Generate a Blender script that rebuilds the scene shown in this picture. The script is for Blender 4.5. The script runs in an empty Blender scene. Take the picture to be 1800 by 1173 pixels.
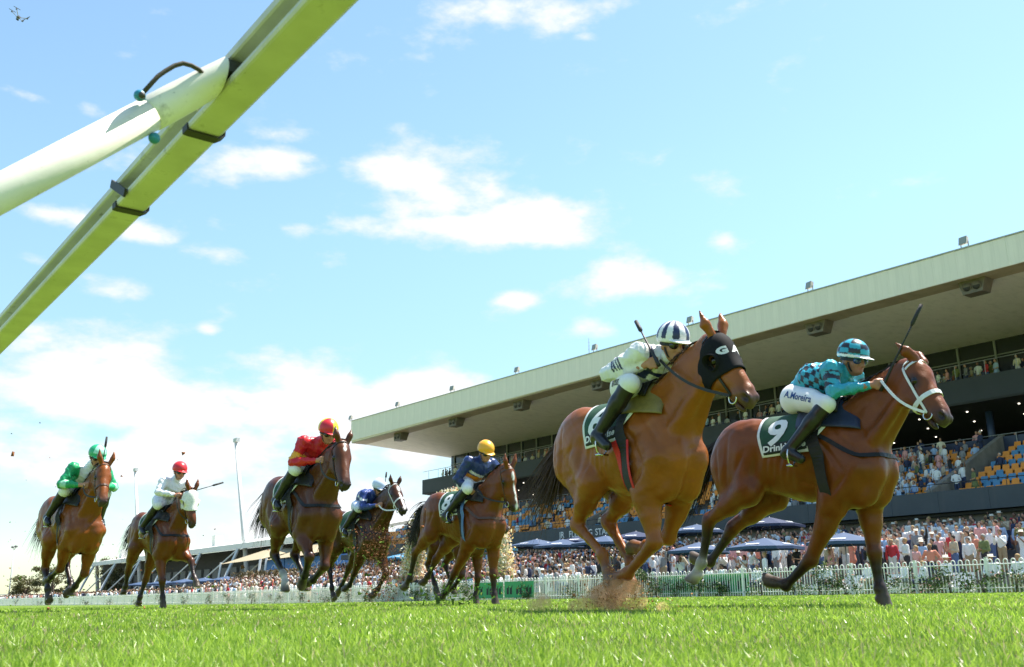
import bpy, bmesh, math, random
import numpy as np
from mathutils import Vector, Matrix
RND = random.Random(7)
NR = np.random.RandomState(11)
SC = bpy.context.scene
COL = SC.collection
R = math.radians

# ------------------------------------------------------------------ camera
cam_d = bpy.data.cameras.new('camera')
cam = bpy.data.objects.new('camera', cam_d)
COL.objects.link(cam)
SC.camera = cam
cam_d.sensor_width = 36.0
cam_d.sensor_fit = 'HORIZONTAL'
cam_d.lens = 34.0                      # 1700 px focal length on an 1800 px wide picture
cam_d.clip_start = 0.05
cam_d.clip_end = 6000
cam_d.dof.use_dof = True
cam_d.dof.focus_distance = 7.5
cam_d.dof.aperture_fstop = 9.0
PSI, TILT, RHO = R(37.6107), R(15.1864), R(0.8594)
fh = Vector((math.sin(PSI), math.cos(PSI), 0)); r0 = Vector((math.cos(PSI), -math.sin(PSI), 0)); up = Vector((0, 0, 1))
fw = fh * math.cos(TILT) + up * math.sin(TILT)
u0 = up * math.cos(TILT) - fh * math.sin(TILT)
rr = r0 * math.cos(RHO) - u0 * math.sin(RHO)
uu = u0 * math.cos(RHO) + r0 * math.sin(RHO)
cam.matrix_world = Matrix(((rr.x, uu.x, -fw.x, 0), (rr.y, uu.y, -fw.y, 0), (rr.z, uu.z, -fw.z, 0.13), (0, 0, 0, 1)))

# ------------------------------------------------------------------ sun, sky
SUN_EL, SUN_AZ = R(64), R(100)         # azimuth clockwise from +Y: high, from behind the grandstand
sun_d = bpy.data.lights.new('sun', 'SUN')
sun_d.energy = 5.0
sun_d.angle = R(0.53)
sun_d.color = (1.0, 0.93, 0.84)
sun = bpy.data.objects.new('sun', sun_d)
COL.objects.link(sun)
sdir = Vector((math.sin(SUN_AZ) * math.cos(SUN_EL), math.cos(SUN_AZ) * math.cos(SUN_EL), math.sin(SUN_EL)))
sun.rotation_euler = sdir.to_track_quat('Z', 'Y').to_euler()
sun.location = (20, 0, 60)
world = bpy.data.worlds.new('World')
SC.world = world
world.use_nodes = True
# sky: Nishita blue with layers of fair-weather cumulus mixed in by direction
wn = world.node_tree
wn.nodes.clear()
W_out = wn.nodes.new('ShaderNodeOutputWorld')
W_bg = wn.nodes.new('ShaderNodeBackground')
W_sky = wn.nodes.new('ShaderNodeTexSky')
W_sky.sky_type = 'NISHITA'
W_sky.sun_disc = False
W_sky.sun_elevation = SUN_EL
W_sky.sun_rotation = SUN_AZ
W_sky.air_density = 1.0
W_sky.dust_density = 0.35
W_sky.ozone_density = 1.0
W_bg.inputs['Strength'].default_value = 0.116
wn.links.new(W_bg.outputs[0], W_out.inputs[0])
def wmath(op, a, b=None, c=None):
    n = wn.nodes.new('ShaderNodeMath'); n.operation = op
    for i, v in enumerate((a, b, c)):
        if v is None: continue
        if isinstance(v, (int, float)): n.inputs[i].default_value = v
        else: wn.links.new(v, n.inputs[i])
    return n.outputs[0]
def wmap(v, a, b, c, d):
    n = wn.nodes.new('ShaderNodeMapRange'); n.interpolation_type = 'SMOOTHSTEP'
    wn.links.new(v, n.inputs[0])
    for i, k in enumerate((a, b, c, d)): n.inputs[i + 1].default_value = k
    return n.outputs[0]
W_tc = wn.nodes.new('ShaderNodeTexCoord')
W_dir = W_tc.outputs['Generated']
W_sep = wn.nodes.new('ShaderNodeSeparateXYZ'); wn.links.new(W_dir, W_sep.inputs[0])
W_el = W_sep.outputs['Z']
# flattened cloud-layer coordinates: direction stretched so that puffs grow wide and flat
W_map = wn.nodes.new('ShaderNodeMapping'); W_map.inputs['Scale'].default_value = (1, 1, 2.1)
wn.links.new(W_dir, W_map.inputs['Vector'])
W_n1 = wn.nodes.new('ShaderNodeTexNoise'); W_n1.inputs['Scale'].default_value = 10.0; W_n1.inputs['Detail'].default_value = 9.0
W_n1.inputs['Roughness'].default_value = 0.58
wn.links.new(W_map.outputs[0], W_n1.inputs['Vector'])
# cumulus banks: (direction, angular radius, flatness, weight)
CLOUDS = []
def cloud(x, y, z, ax, az, wgt): CLOUDS.append((x, y, z, ax, az, wgt))
cloud(0.5145,0.7596,0.3979,0.1118,0.0324,1.10)
cloud(0.4713,0.7780,0.4153,0.0618,0.0324,1.25)
cloud(0.5846,0.7175,0.3787,0.0882,0.0341,1.15)
cloud(0.5459,0.7538,0.3659,0.1000,0.0235,1.05)
cloud(0.4329,0.8239,0.3658,0.0529,0.0153,0.70)
cloud(0.6748,0.6693,0.3108,0.0765,0.0200,1.00)
cloud(0.5870,0.7533,0.2966,0.0247,0.0129,0.95)
cloud(0.6471,0.7149,0.2649,0.0324,0.0118,0.85)
cloud(0.7282,0.5960,0.3383,0.0147,0.0147,0.50)
cloud(0.5252,0.6466,0.5533,0.0882,0.0265,1.00)
cloud(0.5762,0.6213,0.5310,0.0235,0.0071,0.60)
cloud(0.3309,0.8471,0.4158,0.0706,0.0235,0.90)
cloud(0.3447,0.8278,0.4427,0.0471,0.0118,0.60)
cloud(0.1821,0.9201,0.3469,0.0441,0.0118,0.85)
cloud(0.2507,0.9053,0.3428,0.0353,0.0153,0.90)
cloud(0.3188,0.8879,0.3316,0.0306,0.0118,0.95)
cloud(0.2310,0.9296,0.2871,0.0412,0.0141,0.85)
cloud(0.1658,0.9378,0.3050,0.0235,0.0118,0.60)
cloud(0.3837,0.8508,0.3590,0.0647,0.0106,0.75)
cloud(0.3253,0.9098,0.2579,0.0129,0.0082,0.70)
cloud(0.1380,0.8862,0.4422,0.0206,0.0071,0.60)
cloud(0.1873,0.8775,0.4414,0.0176,0.0106,0.70)
cloud(0.2332,0.8156,0.5295,0.0265,0.0094,0.60)
cloud(0.1195,0.8707,0.4770,0.0176,0.0082,0.50)
cloud(0.2002,0.8487,0.4894,0.0153,0.0059,0.45)
cloud(0.2246,0.9533,0.2019,0.1353,0.0471,1.35)
cloud(0.1725,0.9568,0.2339,0.0529,0.0294,1.10)
cloud(0.3157,0.9310,0.1833,0.0706,0.0294,1.10)
cloud(0.4298,0.8801,0.2017,0.0882,0.0412,1.40)
cloud(0.5002,0.8418,0.2031,0.0882,0.0294,1.25)
cloud(0.5493,0.8105,0.2033,0.0529,0.0206,0.90)
cloud(0.3647,0.9107,0.1938,0.0353,0.0165,0.90)
cloud(0.3311,0.9335,0.1374,0.2235,0.0412,0.80)
cloud(0.4807,0.8636,0.1517,0.1765,0.0353,0.90)
cloud(0.1895,0.9708,0.1472,0.0941,0.0294,0.90)
cloud(0.4405,0.8927,0.0950,0.1882,0.0412,0.90)

W_acc = None
for (x, y, z, ax, az, wgt) in CLOUDS:
    d = Vector((x, y, z)).normalized()
    h = Vector((d.y, -d.x, 0)).normalized(); v = h.cross(d)
    def dot(vec):
        n = wn.nodes.new('ShaderNodeVectorMath'); n.operation = 'DOT_PRODUCT'
        wn.links.new(W_dir, n.inputs[0]); n.inputs[1].default_value = vec
        return n.outputs['Value']
    a = wmath('DIVIDE', dot(h), ax); b = wmath('DIVIDE', dot(v), az)
    r2 = wmath('ADD', wmath('MULTIPLY', a, a), wmath('MULTIPLY', b, b))
    fr = wmath('GREATER_THAN', dot(d), 0.3)
    g = wmath('MULTIPLY', wmath('MULTIPLY', wmath('EXPONENT', wmath('MULTIPLY', r2, -1.0)), fr), wgt)
    W_acc = g if W_acc is None else wmath('MAXIMUM', W_acc, g)
W_low = wmap(W_el, 0.02, 0.30, 0.10, 0.0)        # clouds crowd towards the horizon all round
W_cov = wmath('ADD', wmath('MULTIPLY', W_acc, 0.62), W_low)
W_val = wmath('ADD', wmath('ADD', wmath('MULTIPLY', wmath('SUBTRACT', W_n1.outputs[0], 0.5), 1.9), W_cov), -0.16)
W_mask = wmap(W_val, 0.0, 0.46, 0.0, 1.0)
W_mask = wmath('MULTIPLY', W_mask, 0.96)
W_cl = wn.nodes.new('ShaderNodeMixRGB'); W_cl.blend_type = 'MIX'
W_tint = wn.nodes.new('ShaderNodeMixRGB'); W_tint.blend_type = 'MULTIPLY'; W_tint.inputs[0].default_value = 1.0
W_tint.inputs[2].default_value = (1.0, 1.09, 1.0, 1)
W_hz = wn.nodes.new('ShaderNodeVectorMath'); W_hz.operation = 'SCALE'
wn.links.new(W_sky.outputs[0], W_hz.inputs[0]); wn.links.new(wmap(W_el, 0.0, 0.42, 0.66, 1.0), W_hz.inputs['Scale'])
wn.links.new(W_hz.outputs[0], W_tint.inputs[1])
wn.links.new(W_mask, W_cl.inputs[0])
wn.links.new(W_tint.outputs[0], W_cl.inputs[1])
W_cc = wn.nodes.new('ShaderNodeValToRGB'); wn.links.new(W_val, W_cc.inputs[0])
W_cc.color_ramp.elements[0].position = .25; W_cc.color_ramp.elements[0].color = (3.55, 3.75, 4.0, 1); W_cc.color_ramp.elements[1].position = .75; W_cc.color_ramp.elements[1].color = (4.7, 4.65, 4.55, 1)
wn.links.new(W_cc.outputs[0], W_cl.inputs[2])
wn.links.new(W_cl.outputs[0], W_bg.inputs[0])

SC.view_settings.view_transform = 'Standard'
SC.view_settings.look = 'None'
SC.view_settings.gamma = 1.0
SC.view_settings.use_curve_mapping = False
SC.view_settings.exposure = 1.22
SC.cycles.max_bounces = 6
SC.cycles.diffuse_bounces = 3
SC.cycles.glossy_bounces = 3
SC.cycles.volume_bounces = 2
SC.cycles.transparent_max_bounces = 12
# ------------------------------------------------------------------ materials
MATS = {}
def bsdf(m): return m.node_tree.nodes['Principled BSDF']
def mat(name, col, rough=0.6, noise=0.0, scale=20.0, bump=0.0, metal=0.0, attr=False, spec=0.5, coat=0.0, sub=0.0, bscale=None, emit=None):
    if name in MATS: return MATS[name]
    m = bpy.data.materials.new(name); m.use_nodes = True
    nt = m.node_tree; b = bsdf(m)
    b.inputs['Roughness'].default_value = rough
    b.inputs['Metallic'].default_value = metal
    b.inputs['Specular IOR Level'].default_value = spec
    b.inputs['Coat Weight'].default_value = coat
    if coat: b.inputs['Coat Roughness'].default_value = 0.35
    c4 = (col[0], col[1], col[2], 1)
    b.inputs['Base Color'].default_value = c4
    src = None
    if attr:
        a = nt.nodes.new('ShaderNodeAttribute'); a.attribute_name = 'Col'; src = a.outputs['Color']
    tc = nt.nodes.new('ShaderNodeTexCoord')
    if noise > 0:
        n = nt.nodes.new('ShaderNodeTexNoise'); n.inputs['Scale'].default_value = scale; n.inputs['Detail'].default_value = 6
        nt.links.new(tc.outputs['Object'], n.inputs['Vector'])
        mr = nt.nodes.new('ShaderNodeMapRange'); mr.inputs[1].default_value = 0.25; mr.inputs[2].default_value = 0.75
        mr.inputs[3].default_value = 1 - noise; mr.inputs[4].default_value = 1 + noise
        nt.links.new(n.outputs[0], mr.inputs[0])
        mx = nt.nodes.new('ShaderNodeMixRGB'); mx.blend_type = 'MULTIPLY'; mx.inputs[0].default_value = 1
        if src: nt.links.new(src, mx.inputs[1])
        else: mx.inputs[1].default_value = c4
        nt.links.new(mr.outputs[0], mx.inputs[2]); src = mx.outputs[0]
    if src: nt.links.new(src, b.inputs['Base Color'])
    if bump > 0:
        n = nt.nodes.new('ShaderNodeTexNoise'); n.inputs['Scale'].default_value = bscale or scale * 2; n.inputs['Detail'].default_value = 4
        nt.links.new(tc.outputs['Object'], n.inputs['Vector'])
        bp = nt.nodes.new('ShaderNodeBump'); bp.inputs['Strength'].default_value = bump; bp.inputs['Distance'].default_value = 0.02
        nt.links.new(n.outputs[0], bp.inputs['Height']); nt.links.new(bp.outputs[0], b.inputs['Normal'])
    MATS[name] = m
    return m
def wear(m, col, scale, lo, hi, amount, stretch=(1, 1, 1)):
    """dirt, scuffs or rain streaks of their own colour over a finished material"""
    nt = m.node_tree; b = bsdf(m); inp = b.inputs['Base Color']
    tc = nt.nodes.new('ShaderNodeTexCoord'); mp = nt.nodes.new('ShaderNodeMapping'); mp.inputs['Scale'].default_value = stretch
    n = nt.nodes.new('ShaderNodeTexNoise'); n.inputs['Scale'].default_value = scale; n.inputs['Detail'].default_value = 8; n.inputs['Roughness'].default_value = .65
    nt.links.new(tc.outputs['Object'], mp.inputs['Vector']); nt.links.new(mp.outputs[0], n.inputs['Vector'])
    mr = nt.nodes.new('ShaderNodeMapRange'); mr.inputs[1].default_value = lo; mr.inputs[2].default_value = hi; mr.inputs[3].default_value = 0; mr.inputs[4].default_value = amount
    nt.links.new(n.outputs[0], mr.inputs[0])
    mx = nt.nodes.new('ShaderNodeMixRGB'); mx.inputs[2].default_value = (*col, 1); nt.links.new(mr.outputs[0], mx.inputs[0])
    if inp.links: nt.links.new(inp.links[0].from_socket, mx.inputs[1])
    else: mx.inputs[1].default_value = inp.default_value
    nt.links.new(mx.outputs[0], inp)
    return m
# ------------------------------------------------------------------ objects
def link(o, parent=None):
    COL.objects.link(o)
    if parent: o.parent = parent
    return o
def tag(o, label=None, cat=None, group=None, kind=None):
    if label: o['label'] = label
    if cat: o['category'] = cat
    if group: o['group'] = group
    if kind: o['kind'] = kind
    return o
def empty(name, loc=(0, 0, 0), rz=0):
    o = bpy.data.objects.new(name, None); o.empty_display_size = 0.2
    o.location = loc; o.rotation_euler = (0, 0, rz)
    return link(o)
def mesh_np(name, V, F, smooth=True, col=None):
    """V (n,3); F (m,4) or (m,3) arrays, or a list of index tuples."""
    me = bpy.data.meshes.new(name)
    V = np.asarray(V, np.float32)
    if isinstance(F, np.ndarray) and F.ndim == 2:
        k = F.shape[1]; n = len(F)
        me.vertices.add(len(V)); me.vertices.foreach_set('co', V.ravel())
        me.loops.add(n * k); me.loops.foreach_set('vertex_index', F.astype(np.int32).ravel())
        me.polygons.add(n); me.polygons.foreach_set('loop_start', np.arange(0, n * k, k, dtype=np.int32))
        me.update(calc_edges=True)
    else:
        me.from_pydata([tuple(map(float, v)) for v in V], [], [tuple(int(i) for i in f) for f in F]); me.update()
    me.polygons.foreach_set('use_smooth', np.full(len(me.polygons), smooth))
    if col is not None:
        a = me.color_attributes.new('Col', 'FLOAT_COLOR', 'POINT')
        c = np.ones((len(V), 4), np.float32); c[:, :3] = col
        a.data.foreach_set('color', c.ravel())
    return me
def obj(name, me, m=None, parent=None, loc=None):
    o = bpy.data.objects.new(name, me)
    if m is not None:
        for q in (m if isinstance(m, (list, tuple)) else [m]): me.materials.append(q)
    if loc is not None: o.location = loc
    return link(o, parent)
class MB:
    """collects simple shapes into one mesh"""
    def __init__(s): s.V = []; s.F = []; s.C = []; s.c = None
    def add(s, V, F):
        n = len(s.V); s.V += [tuple(v) for v in V]; s.F += [tuple(i + n for i in f) for f in F]
        s.C += [s.c] * len(V)
    def hexa(s, p):   # 8 corners: bottom 0-3 ccw, top 4-7
        s.add(p, [(3, 2, 1, 0), (4, 5, 6, 7), (0, 1, 5, 4), (1, 2, 6, 5), (2, 3, 7, 6), (3, 0, 4, 7)])
    def box(s, x0, x1, y0, y1, z0, z1):
        s.hexa([(x0, y0, z0), (x1, y0, z0), (x1, y1, z0), (x0, y1, z0), (x0, y0, z1), (x1, y0, z1), (x1, y1, z1), (x0, y1, z1)])
    def bar(s, a, b, w, h=None, upv=(0, 0, 1)):
        a = Vector(a); b = Vector(b); d = (b - a).normalized(); u_ = Vector(upv)
        if abs(d.dot(u_)) > 0.99: u_ = Vector((1, 0, 0))
        x = d.cross(u_).normalized() * (w / 2); y = d.cross(x).normalized() * ((h or w) / 2)
        s.hexa([a - x - y, a + x - y, a + x + y, a - x + y, b - x - y, b + x - y, b + x + y, b - x + y])
    def tube(s, pts, r, n=8, cap=True):
        pts = [Vector(p) for p in pts]; rs = r if isinstance(r, (list, tuple)) else [r] * len(pts)
        T = (pts[1] - pts[0]).normalized(); up_ = Vector((0, 0, 1)) if abs(T.z) < 0.9 else Vector((1, 0, 0))
        X = T.cross(up_).normalized(); V = []
        for i, p in enumerate(pts):
            t = (pts[min(i + 1, len(pts) - 1)] - pts[max(i - 1, 0)]).normalized()
            X = (X - t * X.dot(t)).normalized(); Y = t.cross(X)
            for j in range(n):
                a = 2 * math.pi * j / n; V.append(p + (X * math.cos(a) + Y * math.sin(a)) * rs[i])
        F = []
        for i in range(len(pts) - 1):
            for j in range(n): F.append((i * n + j, i * n + (j + 1) % n, (i + 1) * n + (j + 1) % n, (i + 1) * n + j))
        if cap: F += [tuple(range(n))[::-1], tuple(range((len(pts) - 1) * n, len(pts) * n))]
        s.add(V, F)
    def strip(s, pts, nrm, w, t=0.004):
        """flat strap of width w laid along pts, nrm = outward normal at each point"""
        pts = [Vector(p) for p in pts]; nrm = [Vector(q).normalized() for q in nrm]; V = []; F = []
        for i, p in enumerate(pts):
            d = (pts[min(i + 1, len(pts) - 1)] - pts[max(i - 1, 0)]).normalized()
            side = d.cross(nrm[i]).normalized() * (w / 2); h = nrm[i] * (t / 2)
            V += [p - side - h, p + side - h, p + side + h, p - side + h]
        for i in range(len(pts) - 1):
            a, b = 4 * i, 4 * i + 4
            for j in range(4): F.append((a + j, a + (j + 1) % 4, b + (j + 1) % 4, b + j))
        F += [(3, 2, 1, 0), tuple(4 * len(pts) - 4 + j for j in range(4))]
        s.add(V, F)
    def ball(s, c, r, nu=10, nv=7):
        rx, ry, rz = r if isinstance(r, (list, tuple)) else (r, r, r)
        V = [(c[0], c[1], c[2] + rz)]
        for i in range(1, nv):
            t = math.pi * i / nv
            for j in range(nu):
                a = 2 * math.pi * j / nu
                V.append((c[0] + rx * math.sin(t) * math.cos(a), c[1] + ry * math.sin(t) * math.sin(a), c[2] + rz * math.cos(t)))
        V.append((c[0], c[1], c[2] - rz)); n = len(V) - 1; F = []
        for j in range(nu): F.append((0, 1 + j, 1 + (j + 1) % nu)); F.append((n, n - nu + (j + 1) % nu, n - nu + j))
        for i in range(nv - 2):
            for j in range(nu):
                a = 1 + i * nu + j; b = 1 + i * nu + (j + 1) % nu
                F.append((a, a + nu, b + nu, b))
        s.add(V, F)
    def build(s, name, m, parent=None, smooth=False, loc=None):
        col = None
        if any(c is not None for c in s.C): col = np.array([c if c is not None else (1, 1, 1) for c in s.C], np.float32)
        return obj(name, mesh_np(name, s.V, s.F, smooth, col), m, parent, loc)
# ------------------------------------------------------------------ signed-distance bodies
class Field:
    def __init__(s, lo, hi, h):
        s.lo = np.array(lo, np.float32); s.h = h
        s.n = np.ceil((np.array(hi) - s.lo) / h).astype(int) + 1
        s.D = np.full(s.n, 1.0, np.float32)
        s.prims = []
    def _region(s, lo, hi, m):
        a = np.clip(np.floor((lo - m - s.lo) / s.h).astype(int), 0, s.n - 1)
        b = np.clip(np.ceil((hi + m - s.lo) / s.h).astype(int) + 1, 1, s.n)
        if (b <= a).any(): return None
        sl = tuple(slice(a[i], b[i]) for i in range(3))
        ax = [(s.lo[i] + s.h * np.arange(a[i], b[i])).astype(np.float32) for i in range(3)]
        return sl, ax
    def apply(s, fn, lo, hi, k, op='u', tag=None):
        rg = s._region(np.asarray(lo, np.float32), np.asarray(hi, np.float32), k + 2.5 * s.h)
        if rg is None: return
        sl, ax = rg
        d = fn(ax[0][:, None, None], ax[1][None, :, None], ax[2][None, None, :])
        D = s.D[sl]
        if op == 'u':
            if k > 0:
                h = np.maximum(k - np.abs(D - d), 0) / k
                s.D[sl] = np.minimum(D, d) - h * h * k * 0.25
            else: s.D[sl] = np.minimum(D, d)
            s.prims.append((fn, tag))
        else:
            h = np.maximum(k - np.abs(D + d), 0) / k if k > 0 else 0
            s.D[sl] = np.maximum(D, -d) + h * h * k * 0.25
            if tag: s.prims.append((fn, tag))
    def rc(s, a, ra, b, rb, k=0.03, tag='c', fy=1.0, op='u', cut=None):
        a = np.array(a, np.float32); b = np.array(b, np.float32); ba = b - a; L2 = float(ba @ ba) + 1e-9
        def fn(x, y, z):
            px, py, pz = x - a[0], (y - a[1]), z - a[2]
            t = np.clip((px * ba[0] + py * ba[1] + pz * ba[2]) / L2, 0, 1)
            q = np.sqrt((px - t * ba[0]) ** 2 + ((py - t * ba[1]) / fy) ** 2 + (pz - t * ba[2]) ** 2)
            d = q - (ra + (rb - ra) * t)
            if cut is not None:
                c, nn = cut
                d = np.maximum(d, (x - c[0]) * nn[0] + (y - c[1]) * nn[1] + (z - c[2]) * nn[2])
            return d
        m = max(ra, rb) * max(1, fy)
        s.apply(fn, np.minimum(a, b) - m, np.maximum(a, b) + m, k, op, tag)
    def el(s, c, r, k=0.03, tag='c', ax=None, op='u'):
        c = np.array(c, np.float32); r = np.array(r, np.float32)
        A = np.eye(3, dtype=np.float32) if ax is None else np.array(ax, np.float32)   # rows = local axes
        def fn(x, y, z):
            px, py, pz = x - c[0], y - c[1], z - c[2]
            q = [(px * A[i, 0] + py * A[i, 1] + pz * A[i, 2]) for i in range(3)]
            k0 = np.sqrt(sum((q[i] / r[i]) ** 2 for i in range(3))) + 1e-6
            k1 = np.sqrt(sum((q[i] / (r[i] * r[i])) ** 2 for i in range(3))) + 1e-6
            return k0 * (k0 - 1) / k1
        m = np.abs(A.T) @ r
        s.apply(fn, c - m, c + m, k, op, tag)
    def sample(s, P):
        q = (np.asarray(P, np.float32) - s.lo) / s.h
        q = np.clip(q, 0, np.array(s.n) - 1.001); i = q.astype(int); f = q - i
        out = 0
        for dx in (0, 1):
            for dy in (0, 1):
                for dz in (0, 1):
                    w = (f[..., 0] if dx else 1 - f[..., 0]) * (f[..., 1] if dy else 1 - f[..., 1]) * (f[..., 2] if dz else 1 - f[..., 2])
                    out = out + w * s.D[i[..., 0] + dx, i[..., 1] + dy, i[..., 2] + dz]
        return out
    def hit(s, O, Dr, maxd, step=0.006):
        """first surface point along rays that start outside"""
        O = np.asarray(O, np.float32); Dr = np.asarray(Dr, np.float32); n = int(maxd / step)
        ts = np.arange(n + 1, dtype=np.float32) * step
        P = O[:, None, :] + Dr[:, None, :] * ts[None, :, None]
        S = s.sample(P); neg = S < 0
        i = np.argmax(neg, 1); ok = neg.any(1); i = np.where(ok, np.maximum(i, 1), n)
        j = np.arange(len(O)); a, b = S[j, i - 1], S[j, i]
        f = np.where(ok, a / np.maximum(a - b, 1e-6), 1.0)
        t = (i - 1 + f) * step
        return O + Dr * t[:, None], ok
    def normal(s, P, e=None):
        e = e or s.h; P = np.asarray(P, np.float32); g = []
        for i in range(3):
            d = np.zeros(3, np.float32); d[i] = e
            g.append(s.sample(P + d) - s.sample(P - d))
        g = np.stack(g, -1)
        return g / (np.linalg.norm(g, axis=-1, keepdims=True) + 1e-9)
    def surface(s, smooth=2):
        D = s.D; I = D < 0
        nx, ny, nz = [v - 1 for v in D.shape]
        cnt = np.zeros((nx, ny, nz), np.int8)
        for dx in (0, 1):
            for dy in (0, 1):
                for dz in (0, 1): cnt += I[dx:nx + dx, dy:ny + dy, dz:nz + dz]
        act = (cnt > 0) & (cnt < 8)
        ii = np.argwhere(act); idx = np.full(act.shape, -1, np.int32); idx[act] = np.arange(len(ii))
        P = np.zeros((len(ii), 3), np.float32); C = np.zeros(len(ii), np.float32)
        cs = [(a, b, c) for a in (0, 1) for b in (0, 1) for c in (0, 1)]
        for p in cs:
            for ax in range(3):
                if p[ax]: continue
                q = list(p); q[ax] = 1
                da = D[ii[:, 0] + p[0], ii[:, 1] + p[1], ii[:, 2] + p[2]]; db = D[ii[:, 0] + q[0], ii[:, 1] + q[1], ii[:, 2] + q[2]]
                m = (da < 0) != (db < 0)
                t = np.where(m, np.clip(da / np.where(m, da - db, 1), 0, 1), 0)
                for k in range(3): P[:, k] += np.where(m, p[k] + (t if k == ax else 0), 0)
                C += m
        V = s.lo + s.h * (ii + P / C[:, None])
        Q = []
        for ax in range(3):
            o1, o2 = [(1, 2), (2, 0), (0, 1)][ax]
            a = I[tuple(slice(0, -1) if k == ax else slice(1, -1) for k in range(3))]
            b = I[tuple(slice(1, None) if k == ax else slice(1, -1) for k in range(3))]
            for sgn in (0, 1):
                e = np.argwhere((a & ~b) if sgn == 0 else (~a & b))
                if not len(e): continue
                e = e + np.array([0 if k == ax else 1 for k in range(3)])
                def cell(d1, d2):
                    c = e.copy(); c[:, o1] -= d1; c[:, o2] -= d2
                    return idx[c[:, 0], c[:, 1], c[:, 2]]
                q = np.stack([cell(1, 1), cell(0, 1), cell(0, 0), cell(1, 0)], 1)
                Q.append(q if sgn == 0 else q[:, ::-1])
        Q = np.concatenate(Q)
        E = np.concatenate([Q[:, [0, 1]], Q[:, [1, 2]], Q[:, [2, 3]], Q[:, [3, 0]]])
        for it in range(smooth * 2):
            acc = np.zeros_like(V); n = np.zeros(len(V), np.float32)
            for k in range(3): acc[:, k] = np.bincount(E[:, 0], V[E[:, 1], k], len(V))
            n = np.bincount(E[:, 0], None, len(V))
            lap = acc / np.maximum(n, 1)[:, None] - V
            V = V + lap * (0.5 if it % 2 == 0 else -0.52)
        return V.astype(np.float32), Q
    def colours(s, V, pal, soft=0.012):
        tags = sorted({t for _, t in s.prims})
        best = {t: np.full(len(V), 9.0, np.float32) for t in tags}
        x, y, z = V[:, 0], V[:, 1], V[:, 2]
        for fn, t in s.prims: best[t] = np.minimum(best[t], fn(x, y, z))
        M = np.stack([best[t] for t in tags], 1); M = M - M.min(1, keepdims=True)
        Wt = np.exp(-M / soft); Wt /= Wt.sum(1, keepdims=True)
        return Wt @ np.array([pal[t] for t in tags], np.float32)
def V3(*a): return np.array(a, np.float32)
def unit(v): v = np.asarray(v, np.float32); return v / (np.linalg.norm(v) + 1e-9)
def lerp(a, b, t): return np.asarray(a, np.float32) * (1 - t) + np.asarray(b, np.float32) * t
def strands(name, curves, r0, m, parent, n=3):
    """tapered hair locks; curves = list of point lists"""
    V = []; F = []; base = 0
    for c in curves:
        c = np.asarray(c, np.float32); k = len(c)
        T = np.gradient(c, axis=0); T /= np.linalg.norm(T, axis=1, keepdims=True) + 1e-9
        X = np.cross(T, V3(0.3, 1, 0.2)); X /= np.linalg.norm(X, axis=1, keepdims=True) + 1e-9
        Y = np.cross(T, X)
        rad = r0 * (1 - np.linspace(0, 1, k) ** 1.6 * 0.93)
        for j in range(n):
            a = 2 * math.pi * j / n
            V.append(c + (X * math.cos(a) + Y * math.sin(a)) * rad[:, None])
        for j in range(n):
            a = base + j * k; b = base + ((j + 1) % n) * k; i = np.arange(k - 1)
            F.append(np.stack([a + i, b + i, b + i + 1, a + i + 1], 1))
        base += n * k
    return obj(name, mesh_np(name, np.concatenate(V), np.concatenate(F)), m, parent)
def text_mesh(txt, size, bold=0.0, shear=0.0, sub=0):
    """flat text as (V, faces) centred on the origin in the xy plane"""
    cu = bpy.data.curves.new('t', 'FONT'); cu.body = txt; cu.size = size; cu.align_x = 'CENTER'; cu.align_y = 'CENTER'
    cu.offset = bold; cu.shear = shear; cu.resolution_u = 3
    o = bpy.data.objects.new('t', cu); COL.objects.link(o)
    dg = bpy.context.evaluated_depsgraph_get(); dg.update()
    me = bpy.data.meshes.new_from_object(o.evaluated_get(dg))
    bm = bmesh.new(); bm.from_mesh(me)
    bmesh.ops.triangulate(bm, faces=bm.faces[:])
    for _ in range(sub):
        es = [e for e in bm.edges if e.calc_length() > size * 0.12]
        if es: bmesh.ops.subdivide_edges(bm, edges=es, cuts=1)
        bmesh.ops.triangulate(bm, faces=[f for f in bm.faces if len(f.verts) > 3])
    V = [tuple(v.co) for v in bm.verts]; bm.verts.index_update(); F = [tuple(v.index for v in f.verts) for f in bm.faces]
    bm.free(); bpy.data.objects.remove(o); bpy.data.meshes.remove(me); bpy.data.curves.remove(cu)
    return V, F
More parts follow.
